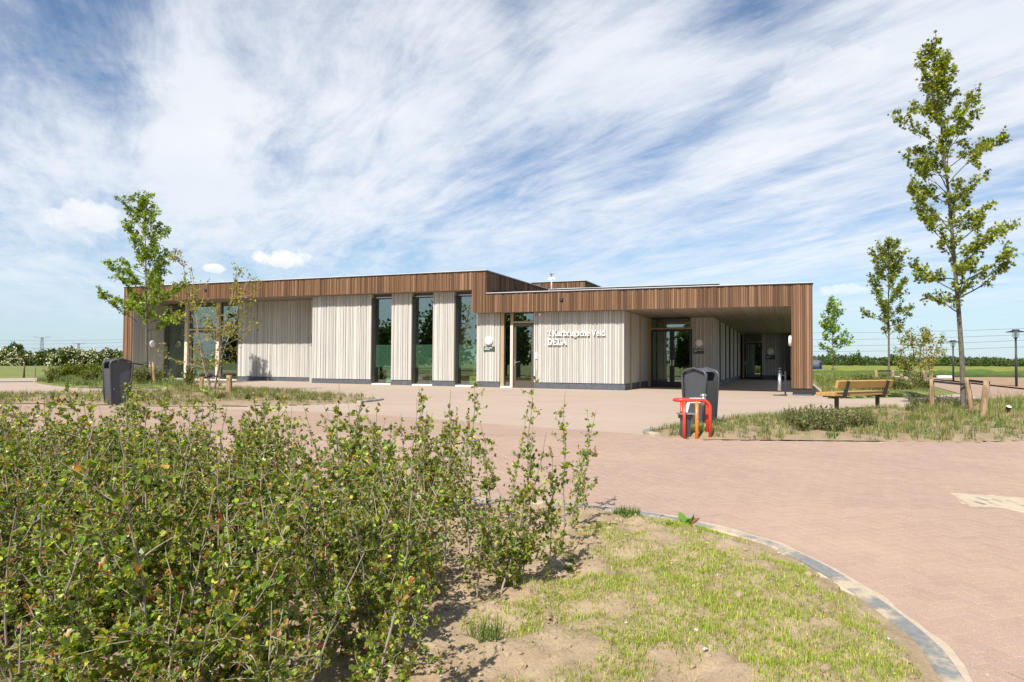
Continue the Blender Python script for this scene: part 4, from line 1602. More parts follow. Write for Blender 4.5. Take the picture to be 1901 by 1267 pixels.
# furniture seen through the windows
def inside_thing(name, a, b, label, cat):
    x, y = ab(a, b)
    return empty(name, (x, y, 0.475), -YAW, label, cat)


for (a, b, w_, lab) in ((-17.35, 1.5, 0.28, 'pale green block table behind the leftmost tall window'), (-15.25, 1.45, 0.05, 'round pale green pedestal table behind the middle tall window')):
    t_ = inside_thing('indoor_table', a, b, lab, 'table')
    mb = MB(); mb.lathe([(0.0, 0.72), (0.5, 0.72), (0.5, 0.76), (0, 0.76)], 24); mb.build('tabletop', 'sage_furniture', t_)
    mb = MB(); mb.lathe([(w_, 0.03), (w_, 0.72)], 16); mb.lathe([(0, 0), (0.25, 0), (0.25, 0.03), (w_, 0.035)], 20); mb.build('pedestal', 'sage_furniture', t_)
t_ = inside_thing('indoor_armchair', -12.85, 1.35, 'lime green tub armchair behind the rightmost tall window', 'armchair')
mb = MB(); mb.lathe([(0.0, 0.05), (0.36, 0.05), (0.40, 0.2), (0.40, 0.40), (0.34, 0.46), (0.0, 0.47)], 22); mb.build('seat', 'lime_fabric', t_)
mb = MB()
arc = [(0.38 * math.cos(x), 0.38 * math.sin(x)) for x in np.linspace(-0.3, 3.44, 12)]
for i in range(11):
    p_, q = arc[i], arc[i + 1]
    mb.add([(p_[0], p_[1], .4), (q[0], q[1], .4), (q[0], q[1], 1.35), (p_[0], p_[1], 1.35), (p_[0] * .82, p_[1] * .82, .4), (q[0] * .82, q[1] * .82, .4), (q[0] * .82, q[1] * .82, 1.35), (p_[0] * .82, p_[1] * .82, 1.35)],
           [(0, 1, 2, 3), (5, 4, 7, 6), (3, 2, 6, 7)], True)
mb.build('backrest', 'lime_fabric', t_)
t_ = inside_thing('indoor_bench', -31.3, 3.2, 'low seat with pale green cushion behind the far left glazing', 'bench')
mb = MB(); mb.box(-0.7, 0.7, -0.25, 0.25, 0.30, 0.42); mb.build('cushion', 'sage_furniture', t_)
mb = MB(); mb.box(-0.68, 0.68, -0.23, 0.23, 0.0, 0.295); mb.build('seat_base', 'amber_furniture', t_)
mb = MB(); mb.box(-0.7, 0.7, 0.26, 0.32, 0.3, 1.5); mb.build('backrest', 'amber_furniture', t_)


# ================================================================== STREET FURNITURE
def litter_bin(px, py, rz, label):
    x, y = gpx(px, py)
    root = empty('litter_bin', (x, y, g(x, y)), rz, label, 'litter bin', 'dark grey litter bins')
    # end profile (x,z), extruded along y
    prof = [(-0.20, 0.0), (-0.272, 0.95), (-0.276, 1.04), (-0.268, 1.095), (-0.235, 1.135), (-0.12, 1.175), (0.0, 1.205), (0.12, 1.175), (0.235, 1.135), (0.268, 1.095), (0.276, 1.04), (0.272, 0.95), (0.20, 0.0)]
    D_ = 0.24
    ys = [-D_, -D_ + 0.07, D_ - 0.07, D_]
    mb = MB()
    vs = [(px_, yy, pz) for yy in ys for px_, pz in prof]
    n = len(prof); fs = []
    for j in range(3):
        for i in range(n - 1):
            if j == 1 and i in (1, 2, 3, 8, 9, 10) :
                continue
            fs.append((j * n + i, j * n + i + 1, (j + 1) * n + i + 1, (j + 1) * n + i))
    mb.add(vs, fs)
    shell = mb.build('body', 'bin_grey', root)
    s_ = shell.modifiers.new('solid', 'SOLIDIFY'); s_.thickness = 0.012; s_.offset = -1
    # liner seen through the openings
    mb = MB(); mb.room(-0.235, 0.235, -D_ + 0.06, D_ - 0.06, 0.80, 0.93); mb.box(-0.19, 0.19, -D_ + .07, D_ - .07, 0.05, 0.79)
    mb.build('liner', 'bin_inside', root)
    for sy in (-1, 1):
        y0 = sy * (D_ - 0.035)
        k = 0.90
        pp = [(a * k, 0.04 + (b - 0.04) * 0.965) for a, b in prof]
        mb = MB(); vs = [(a, y0, b) for a, b in pp]
        mb.add(vs, [tuple(range(n)) if sy < 0 else tuple(reversed(range(n)))])
        mb.build('end_panel', 'bin_grey', root)
        # rolled rim
        mb = MB()
        path = [(a, sy * D_, b) for a, b in prof]
        mb.tube(path, 0.024, 8)
        mb.build('rim', 'bin_grey', root)
        mb = MB(); mb.lathe([(0, 0.012), (0.018, 0.01), (0.02, 0)], 10, (-0.16 * 1, sy * (D_ - 0.034), 0.42), (0, sy, 0)); mb.build('lock', 'steel', root)
    mb = MB(); mb.box(-0.19, 0.19, -D_ + .02, D_ - .02, -0.02, 0.03); mb.build('foot', 'dark_metal', root)
    return root


b1 = litter_bin(1300, 793, math.radians(-47), 'dark grey litter bin with arched end panel behind the red guard rail')
b2 = litter_bin(217, 752, math.radians(50), 'dark grey litter bin behind the shrubs at the far left of the building')


def guard():
    x, y = gpx(1283, 815)
    root = empty('guard_rail', (x, y, g(x, y)), math.radians(4), 'red tubular steel guard rail with one orange leg round a grey post', 'guard rail')
    R = 0.03; H = 0.69
    yb, yf = 0.13, -0.13
    xl, xr = -0.30, 0.30
    path = [(xr, yf, -0.05), (xr, yf, H - 0.18)]
    for k in range(1, 8):
        th = k / 8 * math.pi / 2
        path.append((xr - 0.15 + 0.15 * math.cos(th), yf, H - 0.15 + 0.15 * math.sin(th)))
    path.append((xr - 0.15, yf, H)); path.append((xl + 0.13, yf, H))
    for k in range(1, 12):
        th = k / 12 * math.pi
        path.append((xl + 0.13 - 0.13 * math.sin(th), -0.13 * math.cos(th), H))
    path.append((xl + 0.13, yb, H)); path.append((xr - 0.11, yb, H))
    for k in range(1, 8):
        th = math.pi / 2 - k / 8 * math.pi / 2
        path.append((xr - 0.11 + 0.15 * math.cos(th), yb, H - 0.15 + 0.15 * math.sin(th)))
    path += [(xr + 0.04, yb, H - 0.18), (xr + 0.04, yb, -0.05)]
    mb = MB(); mb.tube(path, R, 12); mb.build('top_rail', 'red_paint', root)
    for (lx, ly, m_) in ((-0.165, yf, 'red_paint'), (-0.13, yb, 'red_paint'), (0.045, yf - 0.045, 'orange_paint')):
        mb = MB(); mb.tube([(lx, ly, -0.06), (lx, ly, H - 0.012)], R * 0.95, 12)
        o = mb.build('leg', m_, root)
        if m_ == 'orange_paint':
            o['label'] = 'orange front leg'
    x2, y2 = x - 0.10, y + 0.01
    post = empty('grey_post', (x2, y2, g(x2, y2)), math.radians(10), 'dark grey service post with flat cap inside the red guard rail', 'service post')
    mb = MB(); mb.box(-0.075, 0.075, -0.06, 0.06, -0.05, 0.36); mb.box(-0.03, 0.03, -0.075, 0.07, -0.05, 0.36); mb.build('column', 'bin_grey', post)
    mb = MB(); mb.box(-0.10, 0.10, -0.085, 0.085, 0.362, 0.43); mb.build('head', 'dark_metal', post)
    mb = MB(); mb.box(-0.13, 0.145, -0.10, 0.10, 0.432, 0.458); mb.build('cap', 'kerb_concrete', post)
    # pale fittings strapped to the back rail
    tp = empty('water_tap', (x + 0.2, y + 0.1, g(x, y) + 0.45), math.radians(10), 'pale metal tap bracket clamped to the back of the red guard rail', 'tap')
    mb = MB(); mb.bar((-0.26, 0.06, 0.0), (-0.19, 0.06, 0.25), 0.07, 0.03); mb.build('bracket', 'white_paint', tp)
    mb = MB(); mb.box(-0.19, 0.02, 0.02, 0.07, 0.18, 0.27); mb.build('plate', 'white_paint', tp)
    mb = MB(); mb.tube([(0.02, 0.0, 0.14), (0.05, 0.0, 0.24), (0.05, 0.0, 0.31)], 0.045, 10); mb.lathe([(0.055, 0), (0.06, .03), (0.03, .05), (0, .05)], 12, (0.05, 0, 0.30)); mb.build('tap_head', 'steel', tp)


guard()


def bench():
    p1 = Vector((*gpx(1557, 765.5), 0)); p2 = Vector((*gpx(1632.7, 760), 0))
    t = (p2 - p1).normalized()
    mid = (p1 + p2) / 2
    rz = math.atan2(t.y, t.x)
    root = empty('park_bench', (mid.x, mid.y, g(mid.x, mid.y)), rz, 'wooden bench with thick timber beams and black steel legs seen from behind', 'bench')
    D2 = (p2 - p1).length / 2
    hl = D2 + 0.33
    # local: x along, +y = front (away from camera)
    for i in range(4):
        mb = MB(); y0 = -0.10 + i * 0.135
        mb.box(-hl - 0.0, hl, y0, y0 + 0.125, 0.41, 0.50)
        mb.build('seat_beam', 'bench_timber', root, 0.008)
    ay = Vector((0, -0.28, 1)).normalized(); az = Vector((0, 1, 0.28)).normalized()
    mb = MB(); mb.obox((0, -0.155, 0.71), Vector((1, 0, 0)), ay, az, 2 * hl, 0.20, 0.085)
    mb.build('backrest_beam', 'bench_timber', root, 0.008)
    for sx in (-D2, D2):
        mb = MB()
        mb.box(sx - 0.05, sx + 0.05, 0.02, 0.09, -0.05, 0.36)
        mb.build('leg', 'dark_metal', root, 0.004)
        mb = MB(); mb.box(sx - 0.05, sx + 0.05, -0.13, 0.42, 0.365, 0.405); mb.build('seat_bracket', 'dark_metal', root, 0.004)
    for sx in (-D2 + 0.05, D2 + 0.0):
        mb = MB(); mb.bar((sx, -0.125, 0.37), (sx, -0.245, 0.80), 0.09, 0.035, Vector((1, 0, 0)))
        mb.build('back_bracket', 'dark_metal', root, 0.004)


bench()


def ashtray():
    x, y = gpx(1458, 735)
    root = empty('ashtray_stand', (x, y, g(x, y)), -YAW, 'slim steel ashtray tube on a black post before the covered passage', 'ashtray')
    mb = MB(); mb.box(-0.40, 0.05, -0.13, 0.13, 0.0, 0.025); mb.build('base_plate', 'dark_metal', root)
    mb = MB(); mb.box(-0.03, 0.03, -0.02, 0.02, 0.026, 0.86); mb.build('post', 'dark_metal', root)
    mb = MB(); mb.lathe([(0, 0.16), (0.05, 0.16), (0.062, 0.18), (0.062, 0.80), (0.0, 0.80)], 18, (-0.19, 0, 0)); mb.build('ash_tube', 'steel', root)
    mb = MB(); mb.lathe([(0.068, 0.81), (0.068, 0.88), (0.03, 0.9), (0.025, 0.93), (0.07, 0.94), (0.06, 0.98), (0, 1.0)], 18, (-0.19, 0, 0)); mb.build('tube_head', 'dark_metal', root)
    mb = MB(); mb.box(-0.13, -0.03, -0.012, 0.012, 0.70, 0.74); mb.box(-0.13, -0.03, -0.012, 0.012, 0.4, 0.44); mb.build('bracket', 'dark_metal', root)


ashtray()


def lamp(px, py, pytop, label):
    x, y = gpx(px, py)
    z0 = g(x, y)
    q = proj(x, y, z0)
    H = (py - pytop) * q[2] / F
    root = empty('street_lamp', (x, y, z0), 0, label, 'street lamp', 'street lamps along the side road')
    mb = MB(); mb.tube([(0, 0, -0.1), (0, 0, 0.9), (0, 0, H - 0.48)], [0.062, 0.06, 0.045], 12); mb.build('post', 'dark_metal', root)
    mb = MB(); mb.lathe([(0.05, H - 0.50), (0.09, H - 0.46), (0.11, H - 0.42)], 16); mb.build('collar', 'dark_metal', root)
    mb = MB(); mb.lathe([(0.11, H - 0.42), (0.15, H - 0.40), (0.16, H - 0.12)], 18); mb.build('lantern_glass', 'clear_glass', root)
    mb = MB(); mb.lathe([(0.0, H - 0.4), (0.05, H - 0.38), (0.05, H - 0.2), (0, H - 0.18)], 12); mb.build('bulb', 'lamp_opal', root)
    mb = MB(); mb.lathe([(0.15, H - 0.12), (0.44, H - 0.145), (0.45, H - 0.125), (0.2, H - 0.06), (0.16, H - 0.04), (0.16, H), (0, H)], 28); mb.build('lamp_shade', 'dark_metal', root)


lamp(1887, 718, 612, 'tall black street lamp with disc shade nearest at the right edge by the ploughed strip')
lamp(1770, 707.5, 632, 'black street lamp with disc shade just left of the tall tree trunk')
lamp(1709, 701.5, 639, 'farthest black street lamp with disc shade behind the yellow-green shrub')


def spot(px, py, rz, label):
    x, y = gpx(px, py)
    root = empty('ground_spotlight', (x, y, g(x, y) + 0.07), rz, label, 'spotlight')
    mb = MB(); mb.tube([(0, 0, -0.08), (0, 0, 0.10)], 0.014, 8); mb.build('spike', 'dark_metal', root)
    ax = Vector((0.45, -0.5, 1.0)).normalized()
    mb = MB(); mb.lathe([(0, -0.10), (0.05, -0.10), (0.06, 0.06), (0.06, 0.075)], 16, (0, 0, 0.15), ax); mb.build('housing', 'dark_metal', root)
    mb = MB(); mb.lathe([(0.0, 0.066), (0.053, 0.066)], 16, (0, 0, 0.15), ax); mb.build('lens', 'lamp_opal', root)


spot(1872, 776, math.radians(-50), 'small black spotlight with pale lens in the grass right of the tall tree')
spot(254, 716, math.radians(150), 'small black spotlight in the planting left of the building front tree')

# white block beside the field
x, y = gpx(1753, 701.5)
mb = MB(); mb.box(-0.55, 0.55, -0.2, 0.2, -0.05, 0.18); o = mb.build('concrete_block', 'white_paint', None, 0.02); o.location = (x, y, g(x, y))
tag(o, 'long low white block lying on the verge before the green field', 'concrete block')


def car():
    d = FW + CX * ((1506 - W0 / 2) / F)
    k = 72 / d.y
    x, y = d.x * k, 72.0
    root = empty('parked_car', (x, y, g(x, y)), math.radians(75), 'dark blue parked car half hidden behind the right corner of the building', 'car')
    side = [(-1.0, 0.35), (-1.05, 0.8), (-0.98, 1.0), (-0.75, 1.45), (1.3, 1.5), (2.0, 1.02), (2.9, 0.9), (3.1, 0.65), (3.1, 0.35)]
    mb = MB(); n = len(side)
    vs = [(a, -0.85, b) for a, b in side] + [(a, 0.85, b) for a, b in side]
    fs = [tuple(range(n)), tuple(reversed(range(n, 2 * n)))] + [(i, n + i, n + (i + 1) % n, (i + 1) % n) for i in range(n)]
    mb.add(vs, fs)
    o = mb.build('body', 'blue_car', root, 0.06)
    mb = MB(); mb.add([(-0.965, -0.7, 1.03), (-0.965, 0.7, 1.03), (-0.775, 0.62, 1.42), (-0.775, -0.62, 1.42)], [(3, 2, 1, 0)]); mb.build('rear_window', 'dark_metal', root)
    for s_ in (-1, 1):
        mb = MB(); mb.box(-0.5, 1.4, s_ * 0.856 - .004, s_ * 0.856 + .004, 1.04, 1.38); mb.build('side_window', 'dark_metal', root)
        mb = MB(); mb.box(-1.07, -1.03, s_ * 0.7 - .12, s_ * 0.7 + .12, 0.75, 0.95); mb.build('tail_light', 'tail_red', root)
        for xx in (-0.3, 2.25):
            mb = MB(); mb.lathe([(0, -.1), (0.33, -.1), (0.33, .1), (0, .1)], 18, (xx, s_ * 0.78, 0.33), (0, 1, 0)); wl = mb.build('wheel', 'rubber', root)
            mb = MB(); mb.lathe([(0, 0.105), (0.2, 0.105), (0.21, 0.09)], 14, (xx, s_ * 0.78, 0.33), (0, s_, 0)); mb.build('rim', 'steel', wl)


car()


# ================================================================== VEGETATION
def rand_dirs(n, rng):
    v_ = rng.normal(size=(n, 3))
    return v_ / np.linalg.norm(v_, axis=1, keepdims=True)


LEAF_T = {
    # (x across, y along, z fold); fan from vertex 0
    'haw': np.array([(0, 0, 0), (0.30, 0.12, 0.05), (0.42, 0.40, 0.10), (0.24, 0.46, 0.03), (0.34, 0.78, 0.07), (0.0, 1.0, -0.04), (-0.34, 0.78, 0.07), (-0.24, 0.46, 0.03), (-0.42, 0.40, 0.10), (-0.30, 0.12, 0.05)], float),
    'star': np.array([(0, 0, 0), (0.55, 0.10, 0.06), (0.22, 0.34, 0), (0.62, 0.62, 0.08), (0.16, 0.58, 0), (0.0, 1.05, -0.08), (-0.16, 0.58, 0), (-0.62, 0.62, 0.08), (-0.22, 0.34, 0), (-0.55, 0.10, 0.06)], float),
    'oval': np.array([(0, 0, 0), (0.24, 0.3, 0.05), (0.2, 0.7, 0.04), (0.0, 1.0, -0.05), (-0.2, 0.7, 0.04), (-0.24, 0.3, 0.05)], float),
    'quad': np.array([(0, 0, 0), (0.42, 0.5, 0.12), (0.0, 1.0, 0), (-0.42, 0.5, 0.12)], float),
}


def leaves_mesh(name, P, axis, size, col, kind, rng, upbias=0.6):
    """one mesh of many separate leaves"""
    n = len(P)
    T = LEAF_T[kind]; k = len(T)
    ax = axis / np.maximum(1e-6, np.linalg.norm(axis, axis=1, keepdims=True))
    up = rng.normal(size=(n, 3)) * 0.75 + np.array([-0.2, -0.4, upbias])
    up = up - ax * np.sum(up * ax, axis=1, keepdims=True)
    up /= np.maximum(1e-6, np.linalg.norm(up, axis=1, keepdims=True))
    rt = np.cross(ax, up)
    V = P[:, None, :] + size[:, None, None] * (T[None, :, 0:1] * rt[:, None, :] + T[None, :, 1:2] * ax[:, None, :] + T[None, :, 2:3] * up[:, None, :])
    tri = np.array([(0, i, i + 1) for i in range(1, k - 1)])
    Fi = (np.arange(n) * k)[:, None, None] + tri[None]
    C = np.repeat(col, k, axis=0)
    return np_mesh(name, V.reshape(-1, 3), Fi.reshape(-1, 3), None, C)


class Tubes:
    def __init__(self):
        self.V = []; self.Q = []; self.n = 0

    def add(self, path, r, k=5):
        path = np.asarray(path, float); m_ = len(path)
        t = np.gradient(path, axis=0); t /= np.maximum(1e-9, np.linalg.norm(t, axis=1, keepdims=True))
        ref = np.array([1.0, 0, 0]) if abs(t[0, 0]) < 0.8 else np.array([0, 1.0, 0])
        a = ref - t * (t @ ref)[:, None]; a /= np.linalg.norm(a, axis=1, keepdims=True)
        b = np.cross(t, a)
        th = np.arange(k) * 2 * np.pi / k
        ring = path[:, None] + (a[:, None] * np.cos(th)[None, :, None] + b[:, None] * np.sin(th)[None, :, None]) * np.asarray(r)[:, None, None]
        self.V.append(ring.reshape(-1, 3))
        i = np.arange(m_ - 1)[:, None]; j = np.arange(k)[None]
        j2 = (j + 1) % k
        q = np.stack([i * k + j, i * k + j2, (i + 1) * k + j2, (i + 1) * k + j], -1).reshape(-1, 4) + self.n
        self.Q.append(q); self.n += m_ * k

    def mesh(self, name):
        return np_mesh(name, np.concatenate(self.V), None, np.concatenate(self.Q), None, True)


def wander(p0, d0, L, n, rng, wob=0.15, lift=0.0):
    pts = [np.array(p0, float)]; d = np.array(d0, float); d /= np.linalg.norm(d)
    for i in range(n):
        d = d + rng.normal(size=3) * wob + np.array([0, 0, lift])
        d /= np.linalg.norm(d)
        pts.append(pts[-1] + d * L / n)
    return np.array(pts)


GREEN_TREE = np.array([(0.19, 0.235, 0.024), (0.23, 0.275, 0.028), (0.30, 0.33, 0.038), (0.12, 0.165, 0.018)])
GREEN_HAW = np.array([(0.165, 0.235, 0.030), (0.225, 0.29, 0.040), (0.33, 0.375, 0.065), (0.10, 0.165, 0.022)])
YELLOW_SH = np.array([(0.22, 0.215, 0.028), (0.28, 0.245, 0.03), (0.17, 0.19, 0.028), (0.27, 0.27, 0.035)])


def tree(name, x, y, H, r0, crown0, prof, nlimb, leaf, per, seed, label, group=None, kind='star', cols=GREEN_TREE, lean=(0, 0), asc=(35, 62), cat='tree', bark='bark_grey', spread=1.0):
    rng = np.random.default_rng(seed)
    root = empty(name, (x, y, g(x, y)), 0, label, cat, group)
    tb = Tubes()
    nT = 14
    zz = np.linspace(-0.1, H * 0.97, nT)
    wx = np.cumsum(rng.normal(size=nT)) * 0.006 * H / 8 + lean[0] * np.maximum(zz / H, 0) ** 1.5
    wy = np.cumsum(rng.normal(size=nT)) * 0.006 * H / 8 + lean[1] * np.maximum(zz / H, 0) ** 1.5
    wx -= wx[0]; wy -= wy[0]
    trunk = np.stack([wx, wy, zz], 1)
    tr = r0 * np.clip(1 - (zz / H), 0.03, 1) ** 0.85
    tr[0] *= 1.25
    tb.add(trunk, tr, 9)
    def tpos(z):
        return np.array([np.interp(z, zz, wx), np.interp(z, zz, wy), z])
    LP, LA, LC = [], [], []
    def leafy(path, s0, dens):
        m_ = len(path)
        seg = np.linalg.norm(np.diff(path, axis=0), axis=1).sum()
        k = max(3, int(seg * dens))
        for q in rng.uniform(s0, 1.0, k):
            i = min(m_ - 2, int(q * (m_ - 1))); f = q * (m_ - 1) - i
            c = path[i] * (1 - f) + path[i + 1] * f
            d = path[i + 1] - path[i]; d /= np.linalg.norm(d)
            nn = rng.integers(2, 5)
            for _ in range(nn):
                LP.append(c + rng.normal(size=3) * leaf * 0.55)
                a = d * 0.5 + rng.normal(size=3) * 0.8 + np.array([0, 0, -0.15])
                LA.append(a); LC.append(q)
    az = rng.uniform(0, 6.28)
    for i in range(nlimb):
        f = (i + 0.5) / nlimb
        f = f ** 0.9
        zb = crown0 + (H * 0.95 - crown0) * f
        az += 2.4 + rng.normal() * 0.35
        R = np.interp(f, [p_[0] for p_ in prof], [p_[1] for p_ in prof]) * rng.uniform(0.7, 1.18)
        e = math.radians(np.interp(f, [0, 1], asc) + rng.normal() * 6)
        L = R / max(0.25, math.cos(e)) * 0.95
        L = min(L, (H * 0.99 - zb) / max(0.2, math.sin(e)) + 0.1)
        d = np.array([math.cos(az) * math.cos(e) * spread, math.sin(az) * math.cos(e) * spread, math.sin(e)])
        path = wander(tpos(zb), d, L, 7, rng, 0.11, 0.03)
        rb = np.interp(zb, zz, tr) * rng.uniform(0.35, 0.5)
        tb.add(path, np.linspace(max(rb, 0.012), 0.004, 8), 5)
        leafy(path, 0.45, per * 1.0)
        ns = max(3, int(L * 4.2))
        for s in range(ns):
            q = rng.uniform(0.18, 0.97)
            j = min(6, int(q * 7)); c = path[j] * (1 - (q * 7 - j)) + path[min(7, j + 1)] * (q * 7 - j)
            dd = path[j + 1] - path[j]; dd /= np.linalg.norm(dd)
            sd_ = rng.normal(size=3); sd_ -= dd * (sd_ @ dd); sd_ /= np.linalg.norm(sd_)
            l2 = L * (1 - q * 0.6) * rng.uniform(0.16, 0.40) + 0.08
            sub = wander(c, dd * 0.8 + sd_ * 0.8 + np.array([0, 0, 0.2]), l2, 4, rng, 0.16, 0.05)
            tb.add(sub, np.linspace(max(0.006, rb * 0.3), 0.003, 5), 3)
            leafy(sub, 0.25, per * 1.6)
    # leader
    leafy(trunk[-4:], 0.2, per * 2.0)
    link('trunk', tb.mesh('trunk'), bark, root)
    P = np.array(LP); A_ = np.array(LA)
    n = len(P)
    ci = rng.integers(0, len(cols), n)
    col = cols[ci] * rng.uniform(0.75, 1.2, (n, 1))
    size = leaf * rng.uniform(0.65, 1.2, n)
    link('crown', leaves_mesh('crown', P, A_, size, col, kind, rng), 'leaf', root)
    return root


# the tall tree on the right
tx, ty = gpx(1789, 766)
tree('tall_tree', tx, ty, 10.2, 0.07, 2.5, [(0, 1.35), (0.12, 1.55), (0.35, 1.3), (0.6, 1.3), (0.75, 0.85), (0.88, 0.45), (1, 0.12)], 50, 0.086, 17.0, 11,
     'tall slender tree with lobed leaves between wooden stakes beside the bench', lean=(-0.75, 0.1), asc=(22, 62))
tx2, ty2 = gpx(272, 713)
tree('building_tree', tx2, ty2, 8.35, 0.055, 2.2, [(0, 1.7), (0.15, 2.25), (0.4, 1.55), (0.7, 0.95), (0.9, 0.45), (1, 0.15)], 50, 0.095, 15, 23,
     'conical leafy green tree standing before the left end of the building', asc=(12, 60), lean=(-0.25, 0), cols=GREEN_TREE * np.array([1.05, 1.2, 1.1]))
tx3, ty3 = gpx(1650, 704)
tree('staked_tree', tx3, ty3, 10.9, 0.085, 3.0, [(0, 1.2), (0.15, 1.8), (0.45, 1.8), (0.75, 1.2), (1, 0.3)], 42, 0.15, 7, 35,
     'dense upright tree behind the bench, left of the tall tree', asc=(30, 62), cols=GREEN_TREE * 0.92)
tx4, ty4 = gpx(1547, 697)
tree('young_tree', tx4, ty4, 7.6, 0.055, 1.5, [(0, 1.1), (0.15, 1.7), (0.5, 1.3), (0.8, 0.7), (1, 0.2)], 28, 0.22, 3.0, 47,
     'small thin pale green tree just right of the building corner', asc=(28, 58), cols=GREEN_TREE * np.array([0.95, 1.15, 2.2]))


def multi_stem(name, x, y, H, seed, label, nst=4, cols=YELLOW_SH, leaf=0.1, per=10):
    rng = np.random.default_rng(seed)
    root = empty(name, (x, y, g(x, y)), 0, label, 'shrub')
    tb = Tubes(); LP, LA = [], []
    def leafy(path, s0, dens):
        m_ = len(path); seg = np.linalg.norm(np.diff(path, axis=0), axis=1).sum()
        for q in rng.uniform(s0, 1.0, max(3, int(seg * dens))):
            i = min(m_ - 2, int(q * (m_ - 1))); f = q * (m_ - 1) - i
            c = path[i] * (1 - f) + path[i + 1] * f
            d = path[i + 1] - path[i]; d /= np.linalg.norm(d)
            for _ in range(rng.integers(2, 4)):
                LP.append(c + rng.normal(size=3) * leaf * 0.5); LA.append(d * 0.4 + rng.normal(size=3) * 0.8)
    az = rng.uniform(0, 6.28)
    for i in range(nst):
        az += 6.28 / nst + rng.normal() * 0.3
        lean_ = rng.uniform(0.12, 0.42)
        L = H * rng.uniform(0.8, 1.0)
        st = wander((0.06 * math.cos(az), 0.06 * math.sin(az), -0.05), (math.cos(az) * lean_, math.sin(az) * lean_, 1), L, 10, rng, 0.05, 0.02)
        tb.add(st, np.linspace(0.032, 0.006, 11), 6)
        for k in range(11):
            q = rng.uniform(0.2, 0.97); j = min(9, int(q * 10)); c = st[j]
            a2 = rng.uniform(0, 6.28)
            l2 = H * rng.uniform(0.14, 0.42) * (1.15 - q)
            br = wander(c, (math.cos(a2), math.sin(a2), rng.uniform(0.1, 0.7)), l2 + 0.15, 5, rng, 0.1, 0.03)
            tb.add(br, np.linspace(0.012, 0.003, 6), 4)
            leafy(br, 0.3, per)
            for _ in range(3):
                c2 = br[rng.integers(1, 5)]
                b2 = wander(c2, rng.normal(size=3) + np.array([0, 0, .4]), l2 * 0.35 + 0.05, 3, rng, 0.1)
                tb.add(b2, np.linspace(0.006, 0.002, 4), 3); leafy(b2, 0.2, per)
        leafy(st, 0.6, per)
    link('stems', tb.mesh('stems'), 'stem_pale', root)
    P = np.array(LP); n = len(P)
    col = cols[rng.integers(0, len(cols), n)] * rng.uniform(0.75, 1.2, (n, 1))
    link('foliage', leaves_mesh('foliage', P, np.array(LA), leaf * rng.uniform(0.6, 1.2, n), col, 'oval', rng), 'leaf', root)
    return root


mx1, my1 = gpx(395, 727)
multi_stem('multistem_shrub', mx1, my1, 5.1, 51, 'open multi-stemmed shrub with yellow-green leaves before the left glazing', 4, leaf=0.10, per=6)
m2x, m2y = gpx(1697, 724)
multi_stem('multistem_shrub', m2x, m2y, 3.3, 53, 'multi-stemmed yellow-green shrub between the bench and the tall tree', 3, leaf=0.12, per=5)
m3x, m3y = gpx(1722, 709)
multi_stem('multistem_shrub', m3x, m3y, 4.0, 57, 'farther loose yellow-green shrub just left of the farthest street lamp', 3, leaf=0.14, per=4)


# ------------------------------------------------------------------ tree stakes and straps
def stake(p0, h, r, tilt, label, group=None):
    x, y = p0
    mb = MB()
    n = 6
    path = []; rad = []
    for i in range(n):
        f = i / (n - 1)
        path.append((tilt[0] * f + random.gauss(0, .004), tilt[1] * f + random.gauss(0, .004), -0.12 + (h + 0.12) * f))
        rad.append(r * (1 + random.gauss(0, 0.05)) * (1.05 - 0.1 * f))
    mb.tube(path, rad, 10)
    o = mb.build('tree_stake', 'stake_wood')
    o.location = (x, y, g(x, y))
    tag(o, label, 'tree stake', group)
    return Vector((x + tilt[0], y + tilt[1], g(x, y) + h))


def strap(pts, label, w_=0.055):
    c = pts[0]
    mb = MB()
    for p_, q in zip(pts[:-1], pts[1:]):
        mb.bar(Vector(p_) - c, Vector(q) - c, 0.012, w_, Vector((0, 0, 1)))
    # bar's depth axis is vertical here
    o = mb.build('tree_strap', 'strap_black')
    o.location = c
    tag(o, label, 'tree strap')


def px_h(px, py0, py1):
    x, y = gpx(px, py0); q = proj(x, y, g(x, y))
    return (x, y), (py0 - py1) * q[2] / F


p_, h_ = px_h(1730, 762, 704); t1 = stake(p_, h_, 0.062, (0, 0), 'peeled stake left of the tall tree trunk', 'stakes of the tall tree')
p_, h_ = px_h(1806, 773, 701); t2 = stake(p_, h_, 0.06, (-0.1, 0.05), 'stake just right of the tall tree trunk with bright orange top', 'stakes of the tall tree')
p_, h_ = px_h(1822, 781, 707); t3 = stake(p_, h_, 0.07, (0.14, 0.0), 'rough leaning stake farthest right of the tall tree', 'stakes of the tall tree')
tt = Vector((tx - 0.02, ty - 0.13, t1.z - 0.10))
strap([t1 + Vector((0, -.085, -0.06)), tt + Vector((-.1, 0, -.02)), tt + Vector((0.12, 0, 0))], 'black strap from the left stake to the tall tree trunk')
strap([tt + Vector((0.0, -.01, 0.06)), t2 + Vector((0, -.09, -0.08)), t3 + Vector((0, -.09, -0.05))], 'black strap from the tall tree trunk to the two right stakes')
